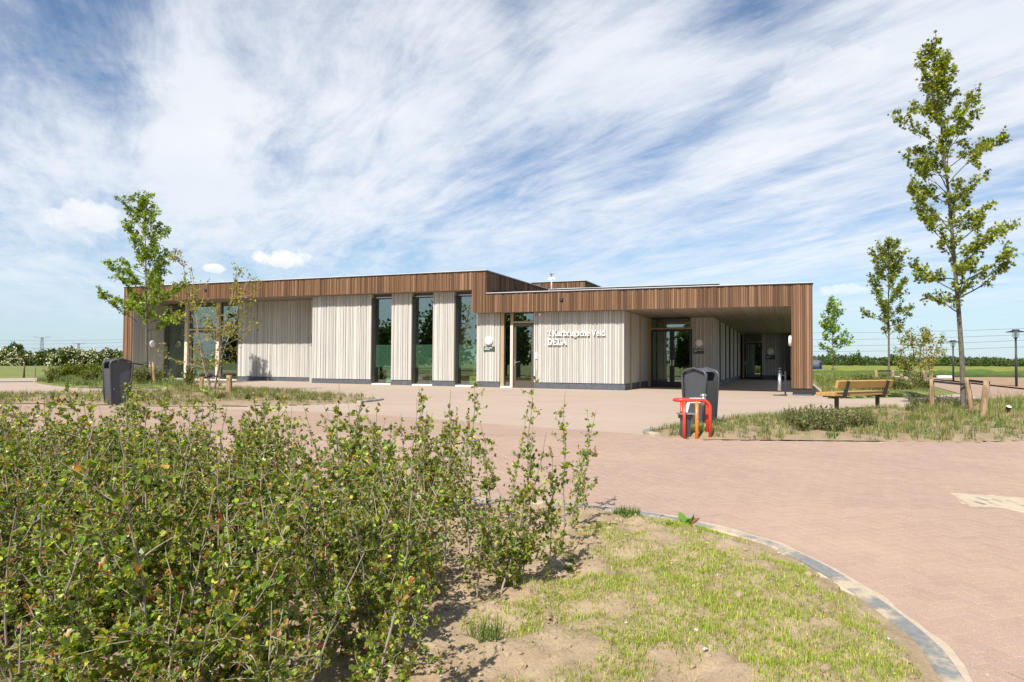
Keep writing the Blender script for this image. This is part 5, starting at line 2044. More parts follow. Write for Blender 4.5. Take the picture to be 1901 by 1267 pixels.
# left tree
p_, h_ = px_h(274 + 6, 715, 673); s1 = stake(p_, h_, 0.06, (-0.02, 0), 'peeled stake close beside the trunk of the tree before the building', 'stakes of the building tree')
p_, h_ = px_h(288, 717, 673); s2 = stake(p_, h_, 0.06, (-0.1, 0), 'thinner stake second from the trunk of the tree before the building', 'stakes of the building tree')
s0p, h_ = px_h(232, 714, 672); s0 = stake(s0p, h_, 0.06, (0, 0), 'stake behind the left litter bin', 'stakes of the building tree')
tt = Vector((tx2, ty2 - 0.1, s1.z - 0.06))
strap([s0 + Vector((0, -.07, -0.03)), tt + Vector((-.1, 0, -.05))], 'black strap running from behind the left litter bin to the tree', 0.05)
strap([tt + Vector((-0.1, 0, .02)), s1 + Vector((0, -.07, -.04)), s2 + Vector((0.06, -.07, -.03))], 'black strap round the two stakes right of the building tree', 0.05)
# multi-stem shrub at left
p_, h_ = px_h(374, 729, 701); u1 = stake(p_, h_, 0.08, (0, 0), 'short peeled stake left of the multi-stemmed shrub', 'stakes of the front shrub')
p_, h_ = px_h(425, 735, 697); u2 = stake(p_, h_, 0.09, (0, 0), 'short thick stake right of the multi-stemmed shrub', 'stakes of the front shrub')
um = Vector((mx1, my1 - .05, (u1.z + u2.z) / 2 - .02))
strap([u1 + Vector((0, -.09, -.05)), um], 'black strap from the left stake to the multi-stemmed shrub', 0.05)
strap([um + Vector((0.03, 0, 0)), u2 + Vector((0, -.1, -.1))], 'black strap from the multi-stemmed shrub to the right stake', 0.05)
# mid right tree, shrubs and far tree
p_, h_ = px_h(1626, 705, 688); v1 = stake(p_, h_, 0.13, (0.05, 0), 'stake left of the dense tree behind the bench', 'stakes of the trees behind the bench')
p_, h_ = px_h(1659, 705, 688); v2 = stake(p_, h_, 0.12, (-.05, 0), 'stake right of the dense tree behind the bench', 'stakes of the trees behind the bench')
vm = Vector((tx3, ty3 - .2, v1.z - .05))
strap([v1 + Vector((0, -.14, -.05)), vm], 'black strap left of the dense tree behind the bench', 0.09)
strap([vm, v2 + Vector((0, -.14, -.05))], 'black strap right of the dense tree behind the bench', 0.09)
p_, h_ = px_h(1676, 722, 694); stake(p_, h_, 0.08, (-0.05, 0), 'dark topped stake directly right of the bench back', 'stakes of the shrub by the bench')
p_, h_ = px_h(1700, 725, 700); stake(p_, h_, 0.075, (0.02, 0), 'stake among the yellow-green shrub by the bench', 'stakes of the shrub by the bench')
p_, h_ = px_h(1729, 701, 685.5); stake(p_, h_, 0.12, (0, 0), 'lone stake right of the farthest street lamp', 'stakes of the trees behind the bench')
p_, h_ = px_h(1717, 703, 689); stake(p_, h_, 0.12, (-0.05, 0), 'slanted stake beside the farthest street lamp', 'stakes of the trees behind the bench')
p_, h_ = px_h(1541, 697, 685); w1 = stake(p_, h_, 0.14, (0, 0), 'stake left of the small pale tree by the building corner', 'stakes of the small pale tree')
p_, h_ = px_h(1559, 697, 685); w2 = stake(p_, h_, 0.14, (0, 0), 'stake right of the small pale tree by the building corner', 'stakes of the small pale tree')
strap([w1 + Vector((0, -.15, -.05)), w2 + Vector((0, -.15, -.05))], 'black strap between the stakes of the small pale tree', 0.1)


# ------------------------------------------------------------------ young hawthorn whips
def whip_variant(seed, H, bushy):
    rng = np.random.default_rng(seed)
    tb = Tubes(); LP, LA, LR, LS = [], [], [], []
    big = rng.uniform(0.75, 1.08)
    def leafy(path, dens, tip):
        m_ = len(path); seg = np.linalg.norm(np.diff(path, axis=0), axis=1).sum()
        for q in np.sort(rng.uniform(0.05, 1.0, max(2, int(seg * dens)))):
            i = min(m_ - 2, int(q * (m_ - 1))); f = q * (m_ - 1) - i
            c = path[i] * (1 - f) + path[i + 1] * f
            d = path[i + 1] - path[i]; d /= np.linalg.norm(d)
            s0 = rng.normal(size=3); s0 -= d * (s0 @ d); s0 /= np.linalg.norm(s0)
            for _ in range(rng.integers(2, 6)):          # a short shoot with its tuft of leaves
                s = s0 * 0.8 + rng.normal(size=3) * 0.6
                LP.append(c + s0 * rng.uniform(0.002, 0.012)); LA.append(s + d * 0.35 + np.array([0, 0, 0.2]))
                LR.append(q * tip); LS.append((0.009 + 0.027 * rng.random() ** 1.3) * big * (1.1 - 0.35 * q * tip))
    ns = rng.integers(2, 5) if bushy else rng.integers(1, 3)
    for sidx in range(ns):
        az = rng.uniform(0, 6.28); ln_ = rng.uniform(0.03, 0.2) if sidx == 0 else rng.uniform(0.2, 0.6)
        hh = H * (1.0 if sidx == 0 else rng.uniform(0.5, 0.95))
        st = wander((rng.normal() * .03, rng.normal() * .03, -0.10), (math.cos(az) * ln_, math.sin(az) * ln_, 1), hh + .10, 14, rng, 0.085, 0.03)
        tb.add(st, np.linspace(0.0078 if sidx == 0 else 0.0055, 0.0018, 15), 5)
        nb = int((30 if bushy else 25) * hh)
        for k in range(nb):
            q = rng.uniform(0.10 if bushy else 0.2, 0.95); j = min(13, int(q * 14)); c = st[j]
            a2 = rng.uniform(0, 6.28)
            L = rng.uniform(0.06, 0.46 if bushy else 0.26) * (1.2 - q * 0.75) * rng.uniform(0.6, 1.0)
            br = wander(c, (math.cos(a2), math.sin(a2), rng.uniform(0.1, 1.0)), L, 5, rng, 0.2, 0.05)
            tb.add(br, np.linspace(0.0036, 0.0011, 6), 3)
            leafy(br, 50, 0.95)
            if L > 0.16:
                for _ in range(2):
                    b2 = wander(br[rng.integers(2, 5)], rng.normal(size=3) + np.array([0, 0, .4]), L * 0.45, 3, rng, 0.15)
                    tb.add(b2, np.linspace(0.0024, 0.001, 4), 3); leafy(b2, 42, 0.8)
    leafy(st[6:], 24, 1.0)
    P = np.array(LP); n = len(P); R_ = np.array(LR)
    col = GREEN_HAW[rng.integers(0, 4, n)] * rng.uniform(0.7, 1.3, (n, 1)) * rng.uniform(0.85, 1.15)
    red = (R_ > 0.74) & (rng.random(n) < 0.42)
    col[red] = np.array([(0.30, 0.11, 0.045), (0.27, 0.16, 0.04), (0.34, 0.20, 0.05)])[rng.integers(0, 3, red.sum())]
    yel = rng.random(n) < 0.06
    col[yel] = np.array([0.42, 0.38, 0.05])
    dead = rng.random(n) < 0.015
    col[dead] = np.array([0.30, 0.18, 0.08])
    return tb.mesh('stem'), leaves_mesh('foliage', P, np.array(LA), np.array(LS), col, 'haw', rng, 0.8)


WH = []
for k in range(18):
    WH.append(whip_variant(100 + k, [1.0, 1.08, 1.16, 0.94, 1.04, 1.12, 0.9][k % 7], k % 3 != 0))


def limit_x(py):
    return float(np.interp(py, [900, 940, 960, 1010, 1060, 1110, 1170, 1267, 1500, 3000], [1020, 1085, 1108, 1095, 1068, 1000, 930, 770, 690, 540]))


def whips():
    rng = random.Random(5)
    n = 0
    y = 1.55
    row = 0
    while y < 7.9:
        x = -6.2 + (row % 2) * 0.2
        while x < 1.6:
            X = x + rng.uniform(-.13, .13); Y = y + rng.uniform(-.13, .13)
            x += 0.385
            if not inside(FRONT, X, Y) or edge_dist(FRONT, X, Y) < 0.22:
                continue
            q = proj(X, Y, g(X, Y) + 0.05)
            if q is None or q[0] < -420 or q[0] > limit_x(q[1]):
                continue
            if math.hypot(X, Y) < 1.75:
                continue
            # thin out towards the open soil on the right
            edge = limit_x(q[1]) - q[0]
            if edge < (250 if q[1] < 1080 else 60) or (edge < 400 and rng.random() < 0.25):
                continue
            v_ = rng.randrange(len(WH))
            if q[0] > 560 and v_ % 3 != 0 and rng.random() < 0.75:
                v_ = (v_ // 3) * 3
            s_ = rng.uniform(0.92, 1.18)
            if Y < 2.6:
                s_ *= 0.80
            r_ = empty('hawthorn_whip', (X, Y, g(X, Y) + 0.05), rng.uniform(0, 6.28), 'young hawthorn whip with small lobed leaves in the foreground planting bed', 'shrub', 'young hawthorn whips in the foreground bed')
            r_.scale = (s_ * rng.uniform(0.9, 1.1), s_ * rng.uniform(.9, 1.1), s_)
            link('stem', WH[v_][0], 'stem_pale', r_)
            link('foliage', WH[v_][1], 'leaf', r_)
            n += 1
        y += 0.395; row += 1
    # the outermost whips stand singly on the open soil
    for (bx, by, hs, v_) in [(1090, 968, 1.05, 0), (1052, 1000, 1.15, 3), (1042, 1052, 1.1, 9), (1012, 1088, 1.05, 6), (988, 1012, 1.22, 12), (955, 1062, 1.12, 0), (932, 1004, 1.2, 3), (868, 962, 1.2, 9), (928, 1128, 1.1, 0), (880, 1046, 1.15, 15), (845, 1010, 1.2, 3), (820, 1068, 1.15, 9), (800, 975, 1.2, 0), (795, 1135, 1.1, 12), (760, 1030, 1.15, 2), (745, 1190, 1.05, 3), (720, 1090, 1.12, 4), (700, 975, 1.18, 6), (690, 1225, 1.0, 1), (735, 1262, .9, 4), (655, 1170, 1.1, 7), (625, 1235, 1.05, 2), (700, 1150, 1.05, 5), (780, 1215, .8, 6)]:
        X, Y = gpx(bx, by)
        v_ = (v_ + 1) % 18 if bx < 840 and n % 2 else v_
        lab = 'slender hawthorn whip farthest right in the bed, nearest the dark green grass tussock' if bx == 1090 else 'young hawthorn whip with small lobed leaves in the foreground planting bed'
        r_ = empty('hawthorn_whip', (X, Y, g(X, Y) + 0.05), rng.uniform(0, 6.28), lab, 'shrub', 'young hawthorn whips in the foreground bed')
        s_ = hs * rng.uniform(0.92, 1.02)
        r_.scale = (s_ * .9, s_ * .9, s_)
        link('stem', WH[v_][0], 'stem_pale', r_)
        link('foliage', WH[v_][1], 'leaf', r_)
        n += 1
    print('whips', n)


whips()


# ------------------------------------------------------------------ grasses
def blades(name, pts, hmin, hmax, w_, col, rng, lean=0.5, mat='grass_blade', link_it=True, zoff=0.0, origin=None):
    P = np.asarray(pts, float); n = len(P)
    h = rng.uniform(hmin, hmax, n)
    az = rng.uniform(0, 2 * np.pi, n); ln_ = rng.uniform(0.05, lean, n)
    dx, dy = np.cos(az) * ln_, np.sin(az) * ln_
    wx, wy = -np.sin(az + rng.normal(size=n) * .6), np.cos(az + rng.normal(size=n) * .6)
    ww = w_ * rng.uniform(0.7, 1.2, n)
    V = np.zeros((n, 5, 3))
    V[:, 0] = P; V[:, 1] = P
    V[:, 0, 0] -= wx * ww; V[:, 0, 1] -= wy * ww; V[:, 1, 0] += wx * ww; V[:, 1, 1] += wy * ww
    mid = P + np.stack([dx * h * 0.35, dy * h * 0.35, h * 0.6], 1)
    V[:, 2] = mid; V[:, 3] = mid
    V[:, 2, 0] += wx * ww * .8; V[:, 2, 1] += wy * ww * .8; V[:, 3, 0] -= wx * ww * .8; V[:, 3, 1] -= wy * ww * .8
    V[:, 4] = P + np.stack([dx * h, dy * h, h * np.clip(1.05 - ln_ * 0.5, 0.3, 1)], 1)
    base = np.arange(n) * 5
    Q = np.stack([base, base + 1, base + 2, base + 3], 1)
    T = np.stack([base + 3, base + 2, base + 4], 1)
    C = np.repeat(col, 5, axis=0)
    me = np_mesh(name, V.reshape(-1, 3), T, Q, C)
    return me


LAWN = [gpx(*q) for q in [(1180, 1010), (1260, 985), (1340, 1000), (1430, 1035), (1530, 1085), (1640, 1160), (1720, 1235), (1760, 1300), (1000, 1330), (1020, 1230), (1060, 1120), (1120, 1060)]]


def lawn():
    rng = np.random.default_rng(3)
    xs = [p_[0] for p_ in LAWN]; ys = [p_[1] for p_ in LAWN]
    pts = []
    while len(pts) < 62000:
        X, Y = rng.uniform(min(xs) - .4, max(xs) + .1), rng.uniform(min(ys) - .2, max(ys) + .2)
        if not inside(FRONT, X, Y) or edge_dist(FRONT, X, Y) < 0.18:
            continue
        d = edge_dist(LAWN, X, Y) * (1 if inside(LAWN, X, Y) else -1)
        k = mnoise.noise((X * 1.9, Y * 1.9, 5.0)) * 0.75 + mnoise.noise((X * 6, Y * 6, 2.0)) * 0.5
        if k + min(0.34, d * 0.55) + rng.uniform(-.25, .25) < 0.11 and rng.random() > 0.012:
            continue
        e = edge_dist(FRONT, X, Y); ee = min(1, e / .5)
        pts.append((X, Y, g(X, Y) + bed_h('', X, Y, e, ee, 0.05, 0.08) - 0.006))
    n = len(pts)
    col = np.array([(0.27, 0.355, 0.034), (0.33, 0.40, 0.042), (0.21, 0.30, 0.028), (0.44, 0.39, 0.13)])[rng.choice(4, n, p=[.36, .28, .18, .18])] * rng.uniform(0.8, 1.2, (n, 1))
    me = blades('lawn_grass', pts, 0.012, 0.046, 0.0014, col, rng, 0.8)
    o = link('lawn_grass', me, 'grass_blade')
    tag(o, 'thin freshly sown bright green grass patch inside the curved kerb', 'grass', kind='stuff')


lawn()


def clods():
    rng = np.random.default_rng(9)
    bm = bmesh.new(); bmesh.ops.create_icosphere(bm, subdivisions=1, radius=1.0)
    T = np.array([v_.co[:] for v_ in bm.verts]); Ft = np.array([[v_.index for v_ in f.verts] for f in bm.faces]); bm.free()
    def scatter(n, smin, smax, region, flat):
        V = []; Fs = []; k = 0
        while k < n:
            X, Y = rng.uniform(-4.5, 3.1), rng.uniform(2.4, 8.0)
            if not inside(FRONT, X, Y): continue
            e = edge_dist(FRONT, X, Y)
            if e < 0.15: continue
            if region and inside(LAWN, X, Y) and rng.random() < 0.75: continue
            z = g(X, Y) + bed_h('', X, Y, e, min(1, e / .5), 0.05, 0.08)
            s = smin * (smax / smin) ** (rng.random() ** 2.2)
            w = T * (1 + rng.normal(size=(len(T), 1)) * 0.2) * s * rng.uniform(0.7, 1.3, 3)
            w[:, 2] *= flat
            a = rng.uniform(0, 6.28); c_, s_ = math.cos(a), math.sin(a)
            w = np.stack([w[:, 0] * c_ - w[:, 1] * s_, w[:, 0] * s_ + w[:, 1] * c_, w[:, 2]], 1)
            V.append(w + np.array([X, Y, z])); Fs.append(Ft + k * len(T)); k += 1
        return np.concatenate(V), np.concatenate(Fs)
    V, F_ = scatter(6000, 0.006, 0.036, True, 0.7)
    o = link('soil_clods', np_mesh('soil_clods', V, F_), 'soil'); tag(o, 'crumbly dry clods of sandy soil between the whips', 'soil', kind='stuff')
    V, F_ = scatter(480, 0.005, 0.016, False, 0.65)
    o = link('pebbles', np_mesh('pebbles', V, F_), 'pebble'); tag(o, 'small pale pebbles scattered over the sandy soil', 'pebbles', kind='stuff')


clods()


def clump(name, x, y, n, hmin, hmax, rad, w_, cols, seed, label, group=None, lean=0.6, cat='grass clump', zb=0.04):
    rng = np.random.default_rng(seed)
    a = rng.uniform(0, 6.28, n); r = rad * np.sqrt(rng.random(n))
    pts = np.stack([np.cos(a) * r, np.sin(a) * r, np.zeros(n) - .01], 1)
    col = np.array(cols)[rng.integers(0, len(cols), n)] * rng.uniform(.75, 1.2, (n, 1))
    o = link(name, blades(name, pts, hmin, hmax, w_, col, rng, lean), 'grass_blade', None, (x, y, g(x, y) + zb))
    tag(o, label, cat, group)
    return o


GC = [(0.10, 0.17, 0.025), (0.15, 0.22, 0.035), (0.07, 0.13, 0.02)]
DRY = [(0.30, 0.25, 0.10), (0.20, 0.22, 0.05), (0.36, 0.29, 0.14), (0.13, 0.17, 0.035)]
TALL = [(0.13, 0.19, 0.04), (0.18, 0.235, 0.05), (0.22, 0.24, 0.08)]
x, y = gpx(1163, 968); clump('grass_tussock', x, y, 420, 0.05, 0.13, 0.13, 0.003, GC, 61, 'dark green grass tussock at the kerb right of the whips', None, 0.8)
x, y = gpx(905, 1205); clump('grass_tussock', x, y, 160, 0.06, 0.16, 0.10, 0.003, GC, 62, 'small grass tuft on the soil between the whips at the bottom', None, 0.8)


def dock(px, py, label, seed, s=1.0, n=7):
    x, y = gpx(px, py); rng = np.random.default_rng(seed)
    P = np.zeros((n, 3)); P[:, :2] = rng.normal(size=(n, 2)) * 0.015
    az = np.arange(n) * 6.28 / n + rng.normal(size=n) * .3
    A_ = np.stack([np.cos(az), np.sin(az), rng.uniform(0.4, 1.4, n)], 1)
    col = np.array([(0.10, 0.19, 0.03)]) * rng.uniform(.8, 1.3, (n, 1)); col[0] = (0.42, 0.10, 0.05)
    o = link('broadleaf_weed', leaves_mesh('broadleaf_weed', P, A_, 0.13 * s * rng.uniform(.7, 1.2, n), col, 'oval', rng), 'leaf', None, (x, y, g(x, y) + 0.06))
    tag(o, label, 'weed')


dock(1275, 990, 'broad-leaved weed with one red leaf by the kerb', 71)
dock(1240, 995, 'low leafy weed left of the red-leaved weed', 72, 0.6, 9)
dock(1062, 1075, 'broad-leaved seedling on bare soil beside the outermost whips', 73, 0.8, 6)


def tuft_field(name, poly, n, hr, cols, seed, label, w_=0.004, per=14, rad=0.07, zb=0.05, lean=0.8, xr=None):
    rng = np.random.default_rng(seed)
    xs = [p_[0] for p_ in poly]; ys = [p_[1] for p_ in poly]
    pts = []; cc = []
    k = 0; tries = 0
    while k < n and tries < n * 60:
        tries += 1
        X, Y = rng.uniform(min(xs), max(xs)), rng.uniform(min(ys), max(ys))
        if not inside(poly, X, Y) or edge_dist(poly, X, Y) < 0.12:
            continue
        if mnoise.noise((X * 0.9, Y * 0.9, seed)) + rng.uniform(-.35, .35) < -0.12:
            continue
        k += 1
        c0 = np.array(cols)[rng.integers(0, len(cols))]
        e = edge_dist(poly, X, Y)
        for _ in range(per):
            a = rng.uniform(0, 6.28); r = rad * math.sqrt(rng.random())
            pts.append((X + math.cos(a) * r, Y + math.sin(a) * r, g(X, Y) + 0.0 + zb * min(1, e / .5))); cc.append(c0 * rng.uniform(.7, 1.25))
    o = link(name, blades(name, pts, hr[0], hr[1], w_, np.array(cc), rng, lean), 'grass_blade')
    tag(o, label, 'grass', kind='stuff')


tuft_field('bed_grass', RIGHT, 1500, (0.07, 0.24), DRY + [(0.13, 0.17, 0.05)], 81, 'dry yellowish grass tufts scattered over the bed with the bench', 0.004, 15, 0.07)
tuft_field('bed_herbs', RIGHT, 700, (0.06, 0.20), [(0.13, 0.19, 0.045), (0.17, 0.22, 0.06), (0.10, 0.15, 0.035)], 86, 'green low herbs growing between the dry tufts round the bench', 0.006, 16, 0.09)
tuft_field('left_bed_grass', LEFTB, 1300, (0.07, 0.24), [(0.13, 0.17, 0.035), (0.17, 0.19, 0.05), (0.25, 0.22, 0.09)], 82, 'low grass and herbs in the bed between shrubs and building', 0.005, 12, 0.1)
tuft_field('rear_bed_grass', BACKB, 750, (0.08, 0.32), [(0.09, 0.15, 0.03), (0.13, 0.18, 0.05), (0.19, 0.2, 0.08)], 83, 'long grass in the narrow bed before the left end of the building', 0.006, 10, 0.12)
tuft_field('bench_bed_grass', BENCHB, 1100, (0.08, 0.26), [(0.12, 0.17, 0.035), (0.2, 0.21, 0.06), (0.28, 0.25, 0.1)], 84, 'rough grass in the bed behind the bench', 0.006, 10, 0.12, 0.08)
VERGE2 = [gpx(1512, 737), gpx(1535, 738), gpx(1525, 722), gpx(1545, 710), gpx(1640, 703), gpx(1660, 699), (33, 76), ab(1.5, 26), ab(1.3, 2)]
tuft_field('verge_tall_grass', VERGE2, 2300, (0.10, 0.42), [(0.11, 0.17, 0.03), (0.17, 0.215, 0.045), (0.25, 0.25, 0.08)], 85, 'long uneven grass on the verge right of the building', 0.009, 8, 0.2, 0.0)
# tall grass clumps in the right bed
rr = random.Random(21)
for i, (px_, py_) in enumerate([(1694, 786), (1716, 780), (1742, 795), (1757, 770), (1770, 788), (1846, 788), (1851, 770), (1866, 758), (1880, 765), (1893, 757), (1838, 762), (1899, 772), (1880, 795), (1660, 790), (1640, 803), (1700, 803), (1775, 803), (1820, 805), (1890, 808)]):
    x, y = gpx(px_, py_)
    tallc = py_ < 790
    clump('grass_clump', x, y, 90, 0.12, (0.62 if px_ > 1830 else 0.45) if tallc else 0.24, 0.18, 0.004, TALL if i % 3 else DRY, 200 + i, 'loose clump of long green grass in the bed round the tall tree', 'grass clumps round the tall tree', 0.55)


def perennial_variant(seed, cols, H=0.42):
    rng = np.random.default_rng(seed)
    tb = Tubes(); LP, LA = [], []
    for k in range(26):
        az = rng.uniform(0, 6.28); l_ = rng.uniform(0.0, 0.6)
        st = wander((rng.normal() * .06, rng.normal() * .06, -.03), (math.cos(az) * l_, math.sin(az) * l_, 1), H * rng.uniform(0.6, 1.15), 6, rng, 0.07)
        tb.add(st, np.linspace(0.004, 0.0015, 7), 3)
        for q in rng.uniform(0.1, 1, 30):
            i = min(5, int(q * 6)); c = st[i] * (1 - (q * 6 - i)) + st[i + 1] * (q * 6 - i)
            LP.append(c); LA.append(rng.normal(size=3) + np.array([0, 0, .5]))
    P = np.array(LP); n = len(P)
    col = np.array(cols)[rng.integers(0, len(cols), n)] * rng.uniform(.7, 1.25, (n, 1))
    return tb.mesh('stems'), leaves_mesh('foliage', P, np.array(LA), 0.05 * rng.uniform(.6, 1.2, n), col, 'oval', rng)


PV = [perennial_variant(300 + k, [(0.15, 0.185, 0.07), (0.19, 0.22, 0.085), (0.11, 0.145, 0.05), (0.25, 0.20, 0.11)]) for k in range(4)]
PY = [perennial_variant(320 + k, [(0.09, 0.13, 0.03), (0.14, 0.17, 0.04), (0.2, 0.2, 0.05)]) for k in range(3)]


def plant(px_, py_, var, s_, label, group, name='herb_plant'):
    x, y = gpx(px_, py_)
    r_ = empty(name, (x, y, g(x, y) + 0.05), rr.uniform(0, 6.28), label, 'plant', group)
    r_.scale = (s_, s_, s_ * rr.uniform(.85, 1.2))
    link('stems', var[0], 'bark_brown', r_); link('foliage', var[1], 'leaf', r_)


for (px_, py_, s_) in [(1470, 800, .85), (1490, 808, .95), (1508, 797, 1.0), (1527, 810, 1.1), (1546, 800, .9), (1480, 790, .8), (1545, 812, .8), (1592, 803, .95), (1605, 795, .8), (1500, 785, .75), (1575, 790, .7), (1462, 788, .6), (1518, 790, .8), (1560, 808, .9), (1535, 795, .9), (1580, 802, .8), (1618, 800, .7)]:
    plant(px_, py_, PV[rr.randrange(4)], s_, 'bushy dark grey-green herb plant in the bed before the bench', 'dark herb plants before the bench')
for (px_, py_, s_) in [(1700, 765, .8), (1720, 760, .8), (1740, 757, .9), (1765, 758, .8), (1775, 765, .8), (1800, 760, .7), (1690, 772, .7)]:
    plant(px_, py_, PV[rr.randrange(4)], s_, 'low dark herb plant round the foot of the tall tree', 'dark herb plants under the tall tree')
for i in range(26):
    a, b = rr.uniform(1590, 1735), 0
    py_ = rr.uniform(716, 734)
    if a > 1700: py_ = rr.uniform(722, 732)
    plant(a, py_, PY[rr.randrange(3)], rr.uniform(.9, 1.5), 'low leafy plant in the bed behind the bench', 'low plants behind the bench')
for i in range(12):
    plant(rr.uniform(90, 360), rr.uniform(708, 719), PY[rr.randrange(3)], rr.uniform(1.0, 1.7), 'leafy plant in the narrow bed before the left end of the building', 'plants in the narrow left bed')
for i in range(16):
    plant(rr.uniform(60, 560), rr.uniform(739, 749), PY[rr.randrange(3)], rr.uniform(.35, .6), 'low leafy plant in the bed between shrubs and building', 'low plants in the middle bed')


# ------------------------------------------------------------------ bushes, hedges, far trees
def bush_mesh(seed, W_, D_, H_, n, leaf, cols, rough=0.35, kind='quad', shell=True):
    rng = np.random.default_rng(seed)
    d = rand_dirs(n, rng)
    d[:, 2] = np.abs(d[:, 2])
    r = rng.random(n) ** (0.35)
    lump = np.array([0.72 + rough * mnoise.noise((a * 2.3 + seed, b * 2.3, c * 2.3)) + rough * 0.7 * mnoise.noise((a * 5.5, b * 5.5 + seed, c * 5.5)) for a, b, c in d])
    P = d * (r * lump)[:, None] * np.array([W_ / 2, D_ / 2, H_]) * 1.25
    col = np.array(cols)[rng.integers(0, len(cols), n)] * rng.uniform(.7, 1.25, (n, 1))
    return leaves_mesh('foliage', P, d + rng.normal(size=(n, 3)) * 0.7, leaf * rng.uniform(.6, 1.3, n), col, kind, rng, 0.5)


def blossom_mesh(seed, W_, D_, H_, n, leaf):
    rng = np.random.default_rng(seed + 1000)
    d = rand_dirs(n * 3, rng); d[:, 2] = np.abs(d[:, 2])
    keep = np.array([mnoise.noise((a * 3 + seed, b * 3, c * 3)) for a, b, c in d]) > 0.0
    d = d[keep][:n]; n = len(d)
    lump = np.array([0.72 + .35 * mnoise.noise((a * 2.3 + seed, b * 2.3, c * 2.3)) + .245 * mnoise.noise((a * 5.5, b * 5.5 + seed, c * 5.5)) for a, b, c in d])
    P = d * (lump * rng.uniform(0.92, 1.05, n))[:, None] * np.array([W_ / 2, D_ / 2, H_]) * 1.25
    col = np.array([(0.72, 0.70, 0.56)]) * rng.uniform(.8, 1.1, (n, 1))
    return leaves_mesh('blossom', P, d + rng.normal(size=(n, 3)), leaf * rng.uniform(.6, 1.2, n), col, 'quad', rng, 0.5)


HEDGE_G = [(0.07, 0.10, 0.02), (0.10, 0.135, 0.025), (0.05, 0.08, 0.018)]
rh = random.Random(31)
hedge_names = ['heavily flowering', 'half flowering', 'mostly green']
i = 0
pxh = -60
hb_labels = []
while pxh < 232:
    dist = 118 + rh.uniform(-6, 8)
    x, y = at(pxh, dist)
    W_ = rh.uniform(5.5, 8.5); H_ = rh.uniform(2.0, 2.9); D_ = 5.0
    fl = [0.9, 0.35, 1.0, 0.25, 0.6, 1.0, 0.5, 0.9, 0.2, 0.9][i % 10]
    place = ['at the left edge', 'by the lone field tree', 'under the first pylon', 'between the pylons', 'under the second pylon', 'next to the building corner'][min(5, int((pxh + 60) / 49))]
    r_ = empty('flowering_bush', (x, y, g(x, y)), rh.uniform(-.3, .3), '%s hawthorn bush in the far hedge %s' % ('white flowering' if fl > .5 else 'mostly green', place), 'bush', 'hawthorn bushes of the far hedge')
    link('foliage', bush_mesh(400 + i, W_, D_, H_, 3200, 0.34, HEDGE_G), 'leaf', r_)
    link('blossom', blossom_mesh(400 + i, W_, D_, H_, int(1300 * fl), 0.24), 'blossom', r_)
    pxh += W_ * 0.62 * F / dist; i += 1
# young hedge before the pasture
i = 0
for pxh in np.linspace(96, 226, 11):
    x, y = gpx(float(pxh), 701 - 0.5)
    r_ = link('hedge_bush', bush_mesh(450 + i, 1.5, 1.1, 0.78 if i else .6, 1100, 0.10, [(0.16, 0.19, 0.03), (0.21, 0.225, 0.035), (0.12, 0.15, 0.025)], 0.3), 'leaf', None, (x, y + 0.7, g(x, y)))
    tag(r_, 'yellow-green bush of the low hedge between pasture and building', 'bush', 'low hedge bushes by the pasture'); i += 1
# pasture fence
for k, (px_, lab, m_) in enumerate([(42, 'dark wooden fence post at the edge of the pasture', 'bark_brown'), (63, 'thin grey fence post right of the dark wooden one', 'bin_grey')]):
    x, y = gpx(px_, 701)
    mb = MB(); r_ = 0.05 if k == 0 else 0.015
    mb.tube([(0, 0, -.1), (0.01, 0, 0.4), (0, 0, 0.76)], [r_, r_, r_ * .95], 8)
    o = mb.build('fence_post', m_); o.location = (x, y + .1, g(x, y)); tag(o, lab, 'fence post')
# bushes at the end of the field on the right
BV = [bush_mesh(500 + k, 5.0, 4.0, 2.4, 2600, 0.34, [(0.095, 0.145, 0.04), (0.13, 0.185, 0.05), (0.075, 0.12, 0.032)], 0.5) for k in range(5)]
pxh = 1500
i = 0
while pxh < 1990:
    dist = 186 + rh.uniform(-5, 5)
    x, y = at(pxh, dist)
    o = link('field_bush', BV[rh.randrange(5)], 'leaf', None, (x, y, g(x, y)), rh.uniform(0, 6.28))
    s_ = rh.uniform(.72, 1.2); o.scale = (s_ * 1.15, s_, s_ * rh.uniform(.8, 1.35))
    tag(o, 'loose green bush in the row at the far edge of the yellow-green field', 'bush', 'bushes along the far edge of the field')
    pxh += 3.6 * s_ * F / dist; i += 1


def far_wood(name, px0, px1, dist, h0, h1, n, leaf, cols, seed, label):
    rng = np.random.default_rng(seed)
    P = []
    for _ in range(n):
        f = rng.random()
        px_ = px0 + (px1 - px0) * f
        dd = dist * rng.uniform(0.97, 1.06)
        x, y = at(px_, dd)
        top = h0 + (h1 - h0) * (0.5 + 0.9 * mnoise.noise((px_ * 0.012, seed, 0)) + 0.5 * mnoise.noise((px_ * 0.05, seed, 3)))
        P.append((x, y, g(x, y) + max(0.5, top) * math.sqrt(rng.random())))
    P = np.array(P)
    col = np.array(cols)[rng.integers(0, len(cols), n)] * rng.uniform(.8, 1.2, (n, 1))
    o = link(name, leaves_mesh(name, P, rand_dirs(n, rng), leaf * rng.uniform(.6, 1.3, n), col, 'quad', rng), 'leaf')
    tag(o, label, 'wood', kind='stuff')


